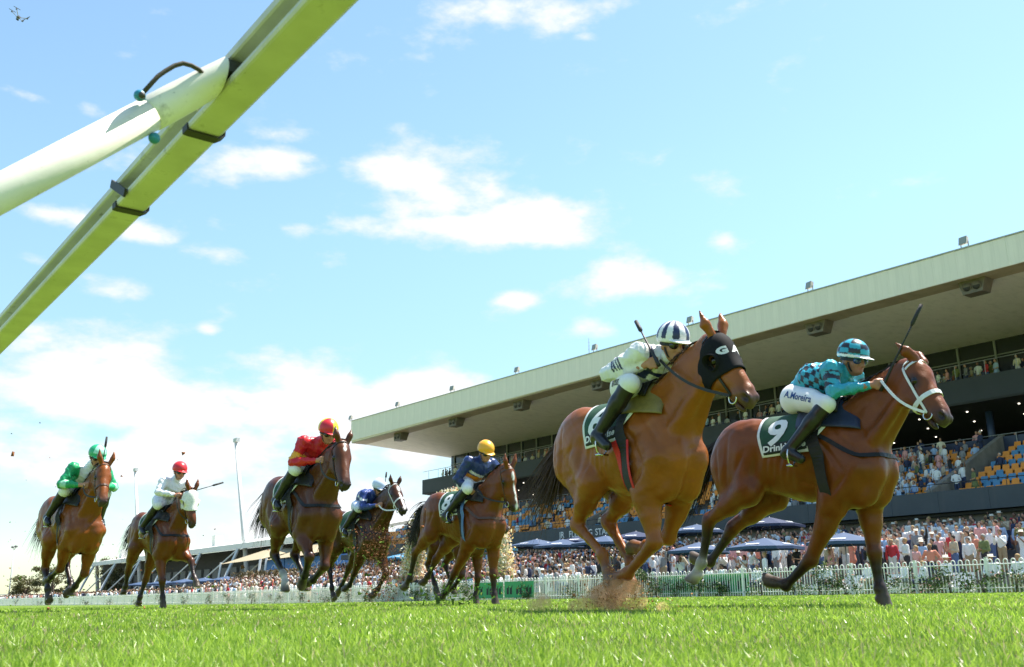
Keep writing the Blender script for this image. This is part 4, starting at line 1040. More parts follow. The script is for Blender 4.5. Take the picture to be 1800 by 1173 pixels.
            tag(bd, lab, 'person', 'spectators watching the race')
        else:
            # simple figure for the mass of the crowd
            key = (pose == 'seated', dress, pose == 'cheering')
            if key not in low:
                mb = MB(); s_, d_, c_ = key; dress_ = d_; q_ = c_; dz = -.42 if s_ else 0
                mb.c = 'b'
                if s_: mb.box(-.08, .45, -.17, .17, .42, .60); mb.box(.34, .46, -.17, .17, 0, .45)
                elif d_: mb.hexa([(-.2, -.24, .42), (.2, -.24, .42), (.2, .24, .42), (-.2, .24, .42), (-.1, -.15, 1.0), (.1, -.15, 1.0), (.1, .15, 1.0), (-.1, .15, 1.0)])
                else: mb.tube([(0, -.09, 0), (0, -.09, .92)], [.06, .10], 6); mb.tube([(0, .09, 0), (0, .09, .92)], [.06, .10], 6)
                mb.c = 't'; n_ = 8; V_ = []
                for zz, ra, rb in ((.88, .11, .16), (1.15, .115, .165), (1.36, .12, .215), (1.46, .09, .17), (1.50, .05, .06)):
                    V_ += [(ra * math.cos(2 * math.pi * j / n_), rb * math.sin(2 * math.pi * j / n_), zz + dz) for j in range(n_)]
                mb.add(V_, [(i_ * n_ + j, i_ * n_ + (j + 1) % n_, (i_ + 1) * n_ + (j + 1) % n_, (i_ + 1) * n_ + j) for i_ in range(4) for j in range(n_)])
                for q in (-1, 1):
                    mb.c = 't'; up_ = c_ and q > 0; e = (.05, q * .30, 1.50 + dz) if up_ else (.03, q * .28, 1.10 + dz); w_ = (.08, q * .34, 1.82 + dz) if up_ else (.20, q * .14, 1.02 + dz)
                    mb.tube([(0, q * .19, 1.42 + dz), e], [.065, .05], 5, False); mb.c = 's' if dress_ or q_ else 't'; mb.tube([e, w_], [.048, .035], 5)
                mb.c = 's'; mb.ball((.02, 0, 1.63 + dz), (.095, .08, .125), 8, 6); mb.c = 'h'; mb.ball((-.02, 0, 1.67 + dz), (.10, .09, .10), 8, 5)
                low[key] = (np.array(mb.V, np.float32), mb.F, np.array(mb.C))
            V, F, C = low[key]; ca, sa = math.cos(rot), math.sin(rot)
            W_ = np.stack([V[:, 0] * ca - V[:, 1] * sa, V[:, 0] * sa + V[:, 1] * ca, V[:, 2]], 1) * sc + V3(x, y, z)
            cm = dict(b=lc if not dress else tc, t=tc, s=sk, h=hc if rs.rand() > .14 else (.62, .60, .52)); Vb.append(W_); Cb.append(np.array([cm[c] for c in C])); Fb += [tuple(k + nb for k in f) for f in F]; nb += len(V)
    tag(obj('crowd', mesh_np('crowd', np.concatenate(Vb), Fb, True, np.concatenate(Cb)), mat('crowd_cloth', (1, 1, 1), .75, attr=True)), kind='stuff')
    print('people', len(S))
crowd()
# ------------------------------------------------------------------ turf flung up by the hooves
def bits(name, pts, size, cols, seed, stretch=1.0):
    rs = np.random.RandomState(seed); n = len(pts); T = np.array([(1, 1, 1), (-1, -1, 1), (-1, 1, -1), (1, -1, -1)], np.float32)
    s = (size * np.exp(rs.normal(0, .55, n)))[:, None, None]; A = rs.normal(0, 1, (n, 3, 3)); Q_ = np.linalg.qr(A)[0]; sc = np.stack([np.full(n, stretch), np.ones(n), np.full(n, .55)], 1)[:, None, :]
    V = (T[None] * s * sc) @ Q_ + pts[:, None, :]; V = V.reshape(-1, 3); i = np.arange(n)[:, None] * 4
    F = np.concatenate([i + np.array([0, 1, 2]), i + np.array([0, 3, 1]), i + np.array([0, 2, 3]), i + np.array([1, 3, 2])])
    C = np.array(cols)[rs.randint(0, len(cols), n)] * rs.uniform(.6, 1.3, (n, 1))
    tag(obj(name, mesh_np(name, V, F, False, np.repeat(C, 4, 0)), mat('soil_bits', (1, 1, 1), .9, attr=True, spec=.1)), kind='stuff')
def turf():
    rs = np.random.RandomState(8)
    soil = [(.16, .065, .028), (.22, .10, .045), (.11, .045, .02), (.19, .12, .06)]
    grs = [(.12, .22, .03), (.20, .28, .05), (.10, .17, .03)]
    # spray in front of the brown horse
    n = 2900; t = rs.rand(n) ** .8; P = np.stack([7.62 + rs.normal(0, .17, n) * (.7 + .5 * t) + .12 * (1 - t), 13.35 + rs.normal(0, .22, n), .12 + 1.05 * t + rs.normal(0, .10, n)], 1); bits('flying_turf', P, .0042, soil, 1)
    n = 80; t = rs.rand(n); P = np.stack([7.62 + rs.normal(0, .26, n), 13.2 + rs.normal(0, .2, n), .15 + 1.05 * t], 1); bits('flying_grass', P, .0058, grs, 2, 2.6)
    # sandy burst under the chestnut horse
    n = 2600; a = rs.uniform(0, 2 * np.pi, n); r = np.abs(rs.normal(0, 1, n)); th = rs.beta(1.1, 2.2, n)
    P = np.stack([5.07 + .16 * r * np.cos(a), 5.42 + .26 * r * np.sin(a), .03 + .34 * th * np.exp(-.28 * r)], 1)
    bits('dust_burst', P, .0022, [(.56, .25, .09), (.48, .20, .07), (.62, .32, .14), (.38, .16, .06)], 3)
    # the airborne dust itself
    f = Field((4.3, 4.6, -.05), (5.7, 6.4, .6), .03)
    for q in range(26):
        a = rs.uniform(0, 6.28); r = abs(rs.normal(0, .2)); c = V3(5.07 + .62 * r * math.cos(a), 5.42 + 1.15 * r * math.sin(a), .03 + .20 * rs.rand() * math.exp(-2.2 * r)); f.el(c, V3(.085, .10, .07) * rs.uniform(.55, 1.15), .05)
    V, Q = f.surface(2); dm = bpy.data.materials.new('dust_haze'); dm.use_nodes = True; nt = dm.node_tree; nt.nodes.remove(bsdf(dm)); pv = nt.nodes.new('ShaderNodeVolumePrincipled'); pv.inputs['Color'].default_value = (.95, .62, .38, 1); pv.inputs['Anisotropy'].default_value = .2
    tc = nt.nodes.new('ShaderNodeTexCoord'); nz = nt.nodes.new('ShaderNodeTexNoise'); nz.inputs['Scale'].default_value = 14; nz.inputs['Detail'].default_value = 4; nt.links.new(tc.outputs['Object'], nz.inputs['Vector']); mr = nt.nodes.new('ShaderNodeMapRange'); mr.inputs[1].default_value = .36; mr.inputs[2].default_value = .66; mr.inputs[3].default_value = 0; mr.inputs[4].default_value = 11; nt.links.new(nz.outputs[0], mr.inputs[0]); nt.links.new(mr.outputs[0], pv.inputs['Density']); nt.links.new(pv.outputs[0], nt.nodes['Material Output'].inputs['Volume'])
    tag(obj('dust_cloud', mesh_np('dust_cloud', V, Q), dm), kind='stuff')
    # clods behind and around the runners
    n = 300; P = np.stack([rs.uniform(2.5, 9, n), rs.uniform(9, 22, n), np.abs(rs.normal(0, .6, n)) + .05], 1); bits('turf_clods', P, .0055, soil[:2] + grs[:1], 4)
    n = 240; P = np.stack([7.35 + rs.normal(0, .35, n), 10.8 + rs.normal(0, .4, n), np.abs(rs.normal(0, .20, n)) + .03], 1); bits('flying_grass', P, .0062, grs, 5, 2.2)
    n = 28; P = np.stack([3.0 + rs.uniform(-1, 2.5, n), 16 + rs.uniform(0, 4, n), rs.uniform(.3, 3.2, n)], 1); bits('turf_clods', P, .0085, soil[:1] + grs[:1], 6)
turf()
# ------------------------------------------------------------------ racehorses
class Horse:
    def __init__(s, spec):
        s.p = spec; s.h = spec.get('vox', 0.016)
        s.root = None
        s.build()
    def headp(s, u, v, w): return s.P + s.a * u + s.v * v + s.w * w
    def leg_end(s, K, Fj, Cj, T, side, tg, front):
        """cannon, fetlock, pastern, hoof shared by fore and hind legs"""
        f = s.F; d = unit(Fj - K)
        back = unit(V3(d[2], 0, -d[0])); back = back if (back @ unit(Cj - Fj)) < 0.2 else -back
        if front: back = back if back @ V3(-d[2] * -1, 0, 0) > -9 else back
        f.rc(K, .043, lerp(K, Fj, .45), .033, .03, tg); f.rc(lerp(K, Fj, .4), .033, Fj, .034, .02, tg)
        f.rc(lerp(K, Fj, .12) + back * .024, .020, lerp(K, Fj, .93) + back * .020, .019, .02, tg)
        f.el(Fj, (.045, .040, .047), .025, tg); f.el(Fj + back * .022, (.028, .03, .032), .02, tg)
        pt = s.sock if s.socks.get((front, side)) else tg
        f.rc(Fj, .037, Cj, .040, .03, pt)
        ax = unit(T - Cj); hl = unit(V3(ax[2], 0, -ax[0]))
        if hl @ back < 0: hl = -hl
        sn = unit(ax * .8 + hl * .6)
        f.rc(Cj + hl * .012, .048, Cj + ax * .10 + hl * .035, .064, .012, 'h', cut=(T, sn), fy=.95)
        f.el(Cj + hl * .03, (.05, .046, .03), .02, pt)
        # shoe
        s.shoes.append((T, sn, hl, ax))
    def head(s, f):
        p = s.p; H = s.headp; A3 = [s.a, s.v, s.w]
        f.el(H(.09, .025, 0), (.15, .105, .088), .04, 'c', A3)
        for q in (-1, 1):
            f.el(H(.175, .125, q * .045), (.135, .115, .042), .04, 'c', A3)
            f.el(H(.175, .015, q * .072), (.055, .035, .028), .025, 'c', A3)
            f.rc(H(.24, .055, q * .062), .022, H(.36, .065, q * .05), .012, .03)                       # facial crest
        f.rc(H(.10, .015, 0), .085, H(.47, .035, 0), .056, .05)
        f.rc(H(.20, .17, 0), .05, H(.46, .105, 0), .036, .05)
        f.rc(H(.30, .10, 0), .066, H(.46, .07, 0), .055, .05)
        f.el(H(.505, .060, 0), (.080, .064, .057), .025, 'm', A3)
        f.el(H(.560, .078, 0), (.030, .042, .042), .02, 'm', A3); f.el(H(.515, .128, 0), (.055, .026, .032), .018, 'm', A3); f.el(H(.49, .142, 0), (.03, .02, .024), .015, 'm', A3)
        for q in (-1, 1): f.el(H(.535, .034, q * .042), (.044, .034, .026), .015, 'm', A3)
        op = p.get('mouth', 0.008)
        f.el(H(.56, .112, 0), (.10, op, .07), .012, 'n', A3, op='s')
        for q in (-1, 1): f.el(H(.545, .036, q * .062), (.036, .021, .026), .006, 'n', A3, op='s')
    def build(s):
        p = s.p
        f = s.F = Field((-1.62, -.50, -.02), (1.85, .50, 2.06), s.h)
        s.socks = p.get('socks', {}); s.sock = 'w'; s.shoes = []
        low = 'p'
        # trunk
        f.el((.12, 0, 1.18), (.54, .262, .36), .05); f.el((.43, 0, 1.12), (.31, .215, .355), .05)
        f.el((-.27, 0, 1.24), (.42, .24, .30), .08)
        for q in (-1, 1):
            f.el((-.47, q * .10, 1.33), (.31, .165, .235), .06); f.el((-.665, q * .12, 1.19), (.165, .125, .24), .06)
            f.rc((.24, q * .10, 1.44), .07, (.565, q * .152, 1.03), .108, .045)                       # scapula, point of shoulder
            f.el((.40, q * .190, 1.0), (.18, .075, .20), .04)                                        # triceps
            f.el((.64, q * .092, 1.03), (.115, .108, .16), .035); f.el((.52, q * .10, .86), (.16, .10, .13), .06)                                     # breast
            f.rc((.30, q * .20, 1.25), .05, (.12, q * .235, 1.12), .03, .06)
        f.rc((.05, 0, 1.47), .06, (.40, 0, 1.495), .085, .09)
        f.rc((-.70, 0, 1.46), .055, (-.86, 0, 1.37), .034, .05, 'p')
        # neck and head
        s.trunk = Field((-1.62, -.50, -.02), (1.85, .50, 2.06), s.h); s.trunk.D = f.D.copy()
        P = s.P = V3(*p['poll']); M = V3(*p['nose']); s.a = unit(M - P)
        w = V3(0, 1, 0) - s.a * s.a[1]; s.w = unit(w); s.v = -np.cross(s.a, s.w)
        N0 = V3(.50, 0, 1.30); N1 = P + V3(-.035, 0, -.05)
        mid = lerp(N0, N1, .55) + V3(-.01, 0, .035)
        f.rc(N0, .255, mid, .178, .06, 'c', fy=.48); f.rc(mid, .185, N1 + s.v * .02, .125, .05, 'c', fy=.55)
        f.rc(lerp(N0, N1, .2) + V3(.04, 0, -.02), .125, lerp(N0, N1, .6) + V3(.02, 0, -.02), .08, .06, 'c', fy=.9)
        for q in (-1, 1):
            f.rc(V3(.58, q * .11, 1.14), .065, s.headp(.16, .16, q * .035), .038, .06)                  # brachiocephalic
            f.rc(V3(.36, q * .06, 1.47), .06, lerp(N0, N1, .75) + V3(-.06, q * .03, .06), .045, .06)
        s.head(f); s.HF = Field(np.minimum(P, M) - .25, np.maximum(P, M) + .25, .0125); s.head(s.HF)
        H = s.headp
        er = p.get('ears', (-.10, .03))
        s.ear_tip = []
        for q in (-1, 1):
            b = H(.0, -.055, q * .055); tp = b + V3(er[0], q * .045, .155 + er[1]); md = lerp(b, tp, .42) + V3(0, q * .014, 0)
            f.rc(b, .034, md, .040, .025, 'c', fy=.85); f.rc(md, .040, tp, .007, .012, 'c', fy=.8)
        # legs
        for side, q in (('R', -1), ('L', 1)):
            st, hk, ft, cr, toe = [V3(*c) for c in p['hind' + side]]
            hip = V3(-.47, q * .11, 1.22)
            f.rc(hip, .195, st, .13, .06, fy=.8); f.rc(V3(-.64, q * .13, 1.14), .135, lerp(st, hk, .45) + V3(-.03, 0, -.01), .070, .07, fy=.8)
            f.rc(st, .118, lerp(st, hk, .5), .080, .05); f.rc(lerp(st, hk, .45), .078, hk, .048, .04)
            lg = unit(hk - st); cn = unit(ft - hk); pb = unit(lg - cn)
            f.rc(hk + pb * .035 - lg * .02, .034, hk + cn * .02 + pb * .012, .030, .03, 'q')
            f.rc(hk - lg * .20 + pb * .045, .020, hk + pb * .045 - lg * .02, .024, .035)
            f.el(hk, (.05, .046, .052), .035, 'q'); f.rc(hk, .047, lerp(hk, ft, .25), .040, .03, low)
            s.leg_end(lerp(hk, ft, .1), ft, cr, toe, side, low, False)
            eb, kn, ft, cr, toe = [V3(*c) for c in p['fore' + side]]
            sh = V3(.56, q * .150, 1.03)
            f.rc(sh, .108, eb, .100, .05); f.rc(eb + V3(-.02, 0, .06), .112, lerp(eb, kn, .42), .076, .05); f.rc(lerp(eb, kn, .35), .078, kn, .050, .04)
            d = unit(kn - eb); fwd = unit(np.cross(d, V3(0, 1, 0))); fwd = fwd if fwd[0] * 1 + fwd[2] * .3 > 0 else -fwd
            f.rc(eb + fwd * .05 + d * .04, .045, lerp(eb, kn, .6) + fwd * .018, .032, .04)
            f.el(kn + fwd * .008, (.050, .050, .055), .03, 'q'); f.rc(kn, .045, lerp(kn, ft, .25), .037, .03, low)
            s.leg_end(lerp(kn, ft, .08), ft, cr, toe, side, low, True)
        V, Q = f.surface(2)
        pal = dict(p['pal']); pal.setdefault('q', tuple(lerp(pal['c'], pal['p'], .6))); pal.setdefault('w', (.72, .68, .62)); pal.setdefault('h', (.10, .075, .055)); pal.setdefault('n', (.02, .012, .01)); pal.setdefault('d', tuple(lerp(pal['c'], (.02, .012, .01), .5)))
        Cc = f.colours(V, pal, .018)
        V = s.relief(V)
        Cc = s.marks(V, Cc, pal)
        s.V = V
        m = mat('horse_coat', (1, 1, 1), .36, noise=.20, scale=6, bump=.10, attr=True, spec=.30, coat=.04, bscale=80)
        me = mesh_np('racehorse', V, Q, True, Cc)
        s.root = obj('racehorse', me, m)
        s.extras()
    def relief(s, V):
        x, y, z = V[:, 0], V[:, 1], V[:, 2]; ay = np.abs(y)
        def band(v, a, b, e): return np.clip((v - a) / e, 0, 1) * np.clip((b - v) / e, 0, 1)
        d = .0032 * np.sin((x + .35 * (1.3 - z)) * 92) * band(x, -.32, .12, .12) * band(z, .92, 1.36, .12) * np.clip((ay - .12) / .08, 0, 1)     # ribs
        # muscle edges: shoulder, triceps, flank fold, thigh seams
        def seam(p, q, w, dep):
            p, q = np.array(p), np.array(q); e = q - p; t = np.clip(((x - p[0]) * e[0] + (z - p[1]) * e[1]) / (e @ e), 0, 1)
            r = np.hypot(x - p[0] - t * e[0], z - p[1] - t * e[1]); return -dep * np.exp(-(r / w) ** 2) * np.sin(np.pi * np.clip(t * .9 + .05, 0, 1)) * np.clip((ay - .09) / .06, 0, 1)
        for p, q, w, dp in [((.20, 1.42), (.50, .98), .020, .009), ((.36, 1.42), (.66, 1.08), .018, .007), ((.22, 1.10), (.34, .86), .022, .010), ((.50, .98), (.36, .84), .018, .008), ((-.28, 1.30), (-.34, 1.02), .035, .012),
                           ((-.56, 1.42), (-.62, 1.02), .018, .007), ((-.70, 1.34), (-.70, 1.00), .016, .006), ((-.38, 1.30), (-.52, 1.08), .02, .005), ((.60, 1.35), (.70, 1.12), .02, .007), ((.05, .98), (.34, .90), .016, .005)]:
            d = d + 1.7 * seam(p, q, w, dp)
        rs = np.random.RandomState(s.p['seed'])
        for fr, am in ((22, .0022), (30, .0020), (45, .0014), (62, .0010), (80, .0008)):
            kv = rs.normal(0, 1, 3); kv *= fr / np.linalg.norm(kv); k2 = rs.normal(0, 1, 3) * fr * .4; d = d + am * np.sin(V @ kv + 1.5 * np.sin(V @ k2)) * np.clip((z - .45) / .3, .25, 1)
        return (V + s.F.normal(V, s.h * 1.5) * d[:, None]).astype(np.float32)
    def marks(s, V, C, pal):
        loc = np.stack([(V - s.P) @ s.a, (V - s.P) @ s.v, (V - s.P) @ s.w], 1)
        def spot(c, r, col, soft=.3):
            d = np.sqrt((((loc - np.array(c)) / np.array(r)) ** 2).sum(1)); k = np.clip((1 - d) / soft, 0, 1)[:, None]
            return C * (1 - k) + np.array(col, np.float32) * k
        # dark skin round the eyes
        for q in (-1, 1): C = spot((.185, .035, q * .085), (.088, .066, .080), (.016, .011, .009), .75); C = spot((.547, .036, q * .060), (.040, .026, .034), (.010, .007, .006), .5)
        for c, r in s.p.get('blaze', []): C = spot(c, r, (.75, .72, .68), .25)
        # darker legs fade up, darker mealy belly line stays coat
        return C
    # surface helpers ------------------------------------------------------
    def head_side(s, uv, q, off=.004):
        O = np.array([s.headp(u, v, q * .22) for u, v in uv]); D = np.tile(-s.w * q, (len(uv), 1))
        Pp, ok = s.HF.hit(O, D, .21, .004); Nn = s.HF.normal(Pp, .015)
        return (Pp + Nn * off)[ok], Nn[ok]
    def head_loop(s, u, tilt, n=26, v0=.07, off=.004, a0=-math.pi, a1=math.pi):
        th = np.linspace(a0, a1, n); O = []; D = []
        for t in th:
            dr = -s.v * math.cos(t) + s.w * math.sin(t)
            c = s.headp(u + tilt * math.cos(t), v0, 0); O.append(c + dr * .30); D.append(-dr)
        Pp, ok = s.HF.hit(np.array(O), np.array(D), .3, .004); Nn = s.HF.normal(Pp, .015)
        return (Pp + Nn * off)[ok], Nn[ok]
    def body_pt(s, x, th, off=.0, zc=1.22, R_=.62):
        """x along the back, th = angle from straight up (positive to the right side)"""
        x = np.asarray(x, np.float32); th = np.asarray(th, np.float32)
        dr = np.stack([np.zeros_like(x), -np.sin(th), np.cos(th)], -1)
        c = np.stack([x, np.zeros_like(x), np.full_like(x, zc)], -1)
        O = c + dr * R_; sh = O.shape
        Pp, ok = s.T.hit(O.reshape(-1, 3), -dr.reshape(-1, 3), R_, .006)
        Nn = s.T.normal(Pp, .02)
        return (Pp + Nn * off).reshape(sh), Nn.reshape(sh)
    def patch(s, xf, thf, nu, nv, off):
        """cloth grid: xf(u,v), thf(u,v) with u,v in 0..1 -> closed thin sheet (V, F)"""
        U, Vv = np.meshgrid(np.linspace(0, 1, nu), np.linspace(0, 1, nv), indexing='ij')
        X = xf(U, Vv); T = thf(U, Vv)
        a, na = s.body_pt(X, T, off); b = a - na * .008
        pts = np.concatenate([a.reshape(-1, 3), b.reshape(-1, 3)]); n = nu * nv; F = []
        for i in range(nu - 1):
            for j in range(nv - 1):
                q = (i * nv + j, (i + 1) * nv + j, (i + 1) * nv + j + 1, i * nv + j + 1)
                F.append(q); F.append(tuple(n + k for k in q[::-1]))
        rim = [(i, 0) for i in range(nu)] + [(nu - 1, j) for j in range(1, nv)] + [(i, nv - 1) for i in range(nu - 2, -1, -1)] + [(0, j) for j in range(nv - 2, 0, -1)]
        rim = [i * nv + j for i, j in rim]
        for k in range(len(rim)):
            A_, B_ = rim[k], rim[(k + 1) % len(rim)]; F.append((B_, A_, n + A_, n + B_))
        return pts, F
    def text(s, txt, size, x, th, q, off, m, name, parent, bold=0.0, slant=0.0):
        Vt, Ft = text_mesh(txt, size, bold, 0, 2)
        Vt = np.array(Vt, np.float32)
        X = x + q * -1 * Vt[:, 0] + slant * Vt[:, 1]; T = -q * (th - Vt[:, 1] / .34)
        Pp, Nn = s.body_pt(X, T, off)
        return obj(name, mesh_np(name, Pp, Ft, False), m, parent)
    def extras(s):
        p = s.p; r = s.root
        s.T = s.trunk
        blk = mat('black_leather', (.012, .011, .010), .45, noise=.2, scale=60, spec=.3)
        steel = mat('steel', (.62, .62, .60), .25, metal=1.0)
        strap = {'black': blk, 'white': mat('white_strap', (.72, .73, .72), .5, noise=.08, scale=80), 'brown': mat('brown_leather', (.09, .04, .02), .45, noise=.2, scale=60)}[p.get('strap', 'black')]
        hair = mat('hair_' + p['hair'], {'black': (.016, .012, .010), 'brown': (.055, .022, .010), 'chestnut': (.10, .035, .012)}[p['hair']], .45, noise=.35, scale=30, spec=.4)
        eye = mat('eye', (.008, .005, .004), .12, spec=.5)
        for q in (-1, 1):
            Pp, Nn = s.head_side([(.185, .038)], q, 0)
            mb = MB(); c = Pp[0] - Nn[0] * .016; mb.ball(tuple(c), .031, 14, 10); mb.build('eye', eye, r, True)
        # shoes
        for (T, sn, hl, ax) in s.shoes:
            mb = MB(); lat = unit(np.cross(sn, hl)); pts = []
            for t in np.linspace(-2.2, 2.2, 13):
                pts.append(T + hl * 0 + unit(hl - sn * (hl @ sn)) * (.055 - .052 * math.cos(t)) + lat * .050 * math.sin(t) + sn * .001)
            mb.tube(pts, .0075, 5); mb.build('horseshoe', mat('worn_alloy', (.42, .40, .37), .4, metal=.9), r, True)
        # mane and forelock
        rs = np.random.RandomState(p['seed']); cv = []
        w = V3(.40, 0, 1.60); n = p.get('mane_n', 150); side = p.get('mane_side', 1)
        for i in range(n):
            t = rs.rand(); x = .40 + (s.P[0] - .02 - .40) * t
            O = np.array([[x - .04 * t, rs.uniform(-.012, .012) + s.P[1] * t, 2.3]], np.float32)
            c, ok = s.F.hit(O, np.array([[0, 0, -1.]], np.float32), 1.2, .006); b = c[0] - V3(0, 0, .006)
            L = rs.uniform(.09, .17); sd = side if rs.rand() < .8 else -side
            k = np.linspace(0, 1, 6)[:, None]
            cv.append(b + V3(-L * .85, 0, -L * .25) * k + V3(0, sd * .06, 0) * np.minimum(k * 1.4, 1) + V3(0, 0, .012) * np.sin(k * 3.1) - V3(0, 0, L * .35) * k ** 2 + rs.normal(0, .003, (6, 3)) * k)
        strands('mane', cv, .008, hair, r); cv = []
        for i in range(26):
            b = s.headp(-.015, -.07, rs.uniform(-.025, .025)); L = rs.uniform(.05, .10); k = np.linspace(0, 1, 5)[:, None]
            cv.append(b + (s.a * .35 * L + V3(-.6 * L, 0, .5 * L)) * k + V3(0, rs.uniform(-.03, .03), 0) * k - V3(0, 0, L * .4) * k * k)
        strands('forelock', cv, .007, hair, r)
        # tail streaming behind
        tl = p['tail']; cv = []
        tp = [V3(*c) for c in tl['path']]
        kk = np.linspace(0, 1, 12)
        seg = np.linspace(0, 1, len(tp)); base = np.stack([np.interp(kk, seg, [c[j] for c in tp]) for j in range(3)], 1)
        for _ in range(2): base[1:-1] = (base[:-2] + base[2:] + 2 * base[1:-1]) / 4
        for i in range(int(tl.get('n', 130) * 2.2)):
            o = rs.normal(0, 1, 3) * V3(1, .8, 1); ln = rs.uniform(.55, 1.05)
            t = kk * ln; c = np.stack([np.interp(t, kk, base[:, j]) for j in range(3)], 1)
            spread = (.018 + tl.get('fan', .09) * t ** 1.3)[:, None]
            wv = .012 * np.sin(t[:, None] * 9 + rs.uniform(0, 6, 3)) * t[:, None]
            cv.append(c + o * spread + wv)
        strands('tail', cv, .0065, hair, r)
        # bridle -----------------------------------------------------------
        if p.get('hood') is None or True:
            br = MB(); 
            pp, nn = s.head_loop(.055, -.02, 24, .05, .006, -1.45, 1.45); br.strip(pp, nn, .022)          # browband
            for q in (-1, 1):
                uv = [(lerp((.0, .05), (.445, .105), t)) for t in np.linspace(0, 1, 12)]
                pp, nn = s.head_side(uv, q, .006); br.strip(pp, nn, .020)
            pp, nn = s.head_loop(-.005, .0, 16, .06, .008, -1.3, 1.3); br.strip(pp, nn, .024)
            if p.get('noseband', True):
                pp, nn = s.head_loop(.335, .0, 30, .09, .007); br.strip(pp, nn, p.get('nb_w', .024), .006)
            b = br.build('bridle', strap, r)
            for q in (-1, 1):
                Pp, Nn = s.head_side([(.462, .108)], q, .008); mb = MB(); c = Pp[0]
                mb.tube([c + (s.a * math.cos(t) + s.v * math.sin(t)) * .036 for t in np.linspace(0, 2 * math.pi, 17)], .0055, 6, False)
                mb.build('bit_ring', steel, b, True)
        for q in (-1, 1):
            Pp, Nn = s.head_side([(.462, .108)], q, .014); rp = p.get('hands', (.95, .10, 1.60)); e = V3(rp[0], q * rp[1], rp[2])
            mb = MB(); a = Pp[0] - s.a * .03
            pts = [lerp(a, e, t) + V3(0, 0, -.045 * math.sin(t * math.pi)) + V3(0, q * .05 * math.sin(t * math.pi), 0) for t in np.linspace(0, 1, 9)]
            nrm = [V3(0, q, .25)] * 9
            mb.strip(pts, nrm, .020, .005); mb.build('rein', mat('rein_rubber', (.02, .018, .016), .6) if p.get('rein', 'black') == 'black' else strap, r)
        # hood / blinkers ---------------------------------------------------
        hd = p.get('hood')
        if hd:
            hm = mat('hood_' + hd, (.010, .0105, .012) if hd == 'black' else (.80, .79, .72), .8, noise=.2, scale=50, spec=.15)
            nu, nt = 16, 40; th = np.linspace(-math.pi, math.pi, nt); G = []; OKS = []
            for i in range(nu):
                u = lerp(.03, .30 if hd == 'black' else .29, i / (nu - 1))
                off = .012
                O = []; D = []
                for t in th:
                    dr = -s.v * math.cos(t) + s.w * math.sin(t); c = s.headp(u + (.035 if hd == 'black' else .06) * (i / (nu - 1)) * math.cos(t), .07, 0); O.append(c + dr * .28); D.append(-dr)
                Pp, ok = s.HF.hit(np.array(O), np.array(D), .27, .004); Nn = s.HF.normal(Pp, .015); G.append(Pp + Nn * off); OKS.append(ok)
            G = np.array(G); F = []
            for i in range(nu - 1):
                for j in range(nt - 1):
                    c = G[i:i + 2, j:j + 2].reshape(-1, 3).mean(0); lu, lv = (c - s.P) @ s.a, (c - s.P) @ s.v
                    if not (OKS[i][j] and OKS[i][j + 1] and OKS[i + 1][j] and OKS[i + 1][j + 1]): continue
                    if ((lv - .04) / .046) ** 2 + ((lu - .19) / .052) ** 2 < 1 and abs((c - s.P) @ s.w) > .04: continue
                    F.append((i * nt + j, i * nt + j + 1, (i + 1) * nt + j + 1, (i + 1) * nt + j))
            ho = obj('hood', mesh_np('hood', G.reshape(-1, 3), F), hm, r)
            md = ho.modifiers.new('thickness', 'SOLIDIFY'); md.thickness = .004
            for q in (-1, 1):
                Pp, Nn = s.head_side([(.19, .04)], q, .010); c = Pp[0]; n_ = unit(Nn[0] * .7 + s.w * q * .6); x = unit(np.cross(n_, s.v)); y = np.cross(n_, x)
                Vv = []; Ff = []; k = 18
                for a_ in range(k):
                    an = 2 * math.pi * a_ / k
                    # half cup: taller behind the eye
                    hgt = .016 + .038 * max(0, -math.cos(an)) if (np.dot(x, s.a) > 0) else .016 + .038 * max(0, math.cos(an))
                    dr = x * math.cos(an) + y * math.sin(an)
                    Vv += [c + dr * .064 - n_ * .010, c + dr * .058 + n_ * hgt, c + dr * .052 + n_ * hgt, c + dr * .054 - n_ * .010]
                for a_ in range(k):
                    A_, B_ = 4 * a_, 4 * ((a_ + 1) % k)
                    for j in range(3): Ff.append((A_ + j, B_ + j, B_ + j + 1, A_ + j + 1))
                obj('eye_cup', mesh_np('eye_cup', Vv, Ff), hm if hd == 'black' else mat('cream_cup', (.78, .75, .60), .5), ho)
            if hd == 'black':
                # pale initials printed across the brow of the hood
                wm = mat('hood_print', (.62, .62, .60), .6)
                Vt, Ft = text_mesh('G A I', .074, .005, 0, 1); Vt = np.array(Vt); O = []; D = []
                for x_, y_, _z in Vt:
                    t = -x_ / .10; u = .155 - y_ * .95
                    dr = -s.v * math.cos(t) + s.w * -math.sin(t); c = s.headp(u + .03 * math.cos(t), .07, 0); O.append(c + dr * .25); D.append(-dr)
                Pp, ok = s.HF.hit(np.array(O), np.array(D), .25, .004); Nn = s.HF.normal(Pp, .015)
                obj('lettering', mesh_np('lettering', Pp + Nn * .0175, Ft, False), wm, ho)
        # saddlecloth ---------------------------------------------------------
        cl = p.get('cloth')
        if cl:
            white = mat('cloth_white', (.74, .75, .74), .7, noise=.06, scale=30)
            green = mat('cloth_green', (.010, .060, .028), .75, noise=.2, scale=14, bump=.1)
            dark = mat('cloth_black', (.012, .016, .014), .75, noise=.2, scale=30)
            M_ = R(96)
            xb = lambda v: np.interp(np.abs(2 * v - 1), [0, .6, 1], [-.26, -.27, -.22]); xf = lambda v: np.interp(np.abs(2 * v - 1), [0, .5, 1], [.46, .36, .22])
            pts, F = s.patch(lambda u, v: xb(v) * (1 - u) + xf(v) * u, lambda u, v: (2 * v - 1) * M_, 16, 44, .022)
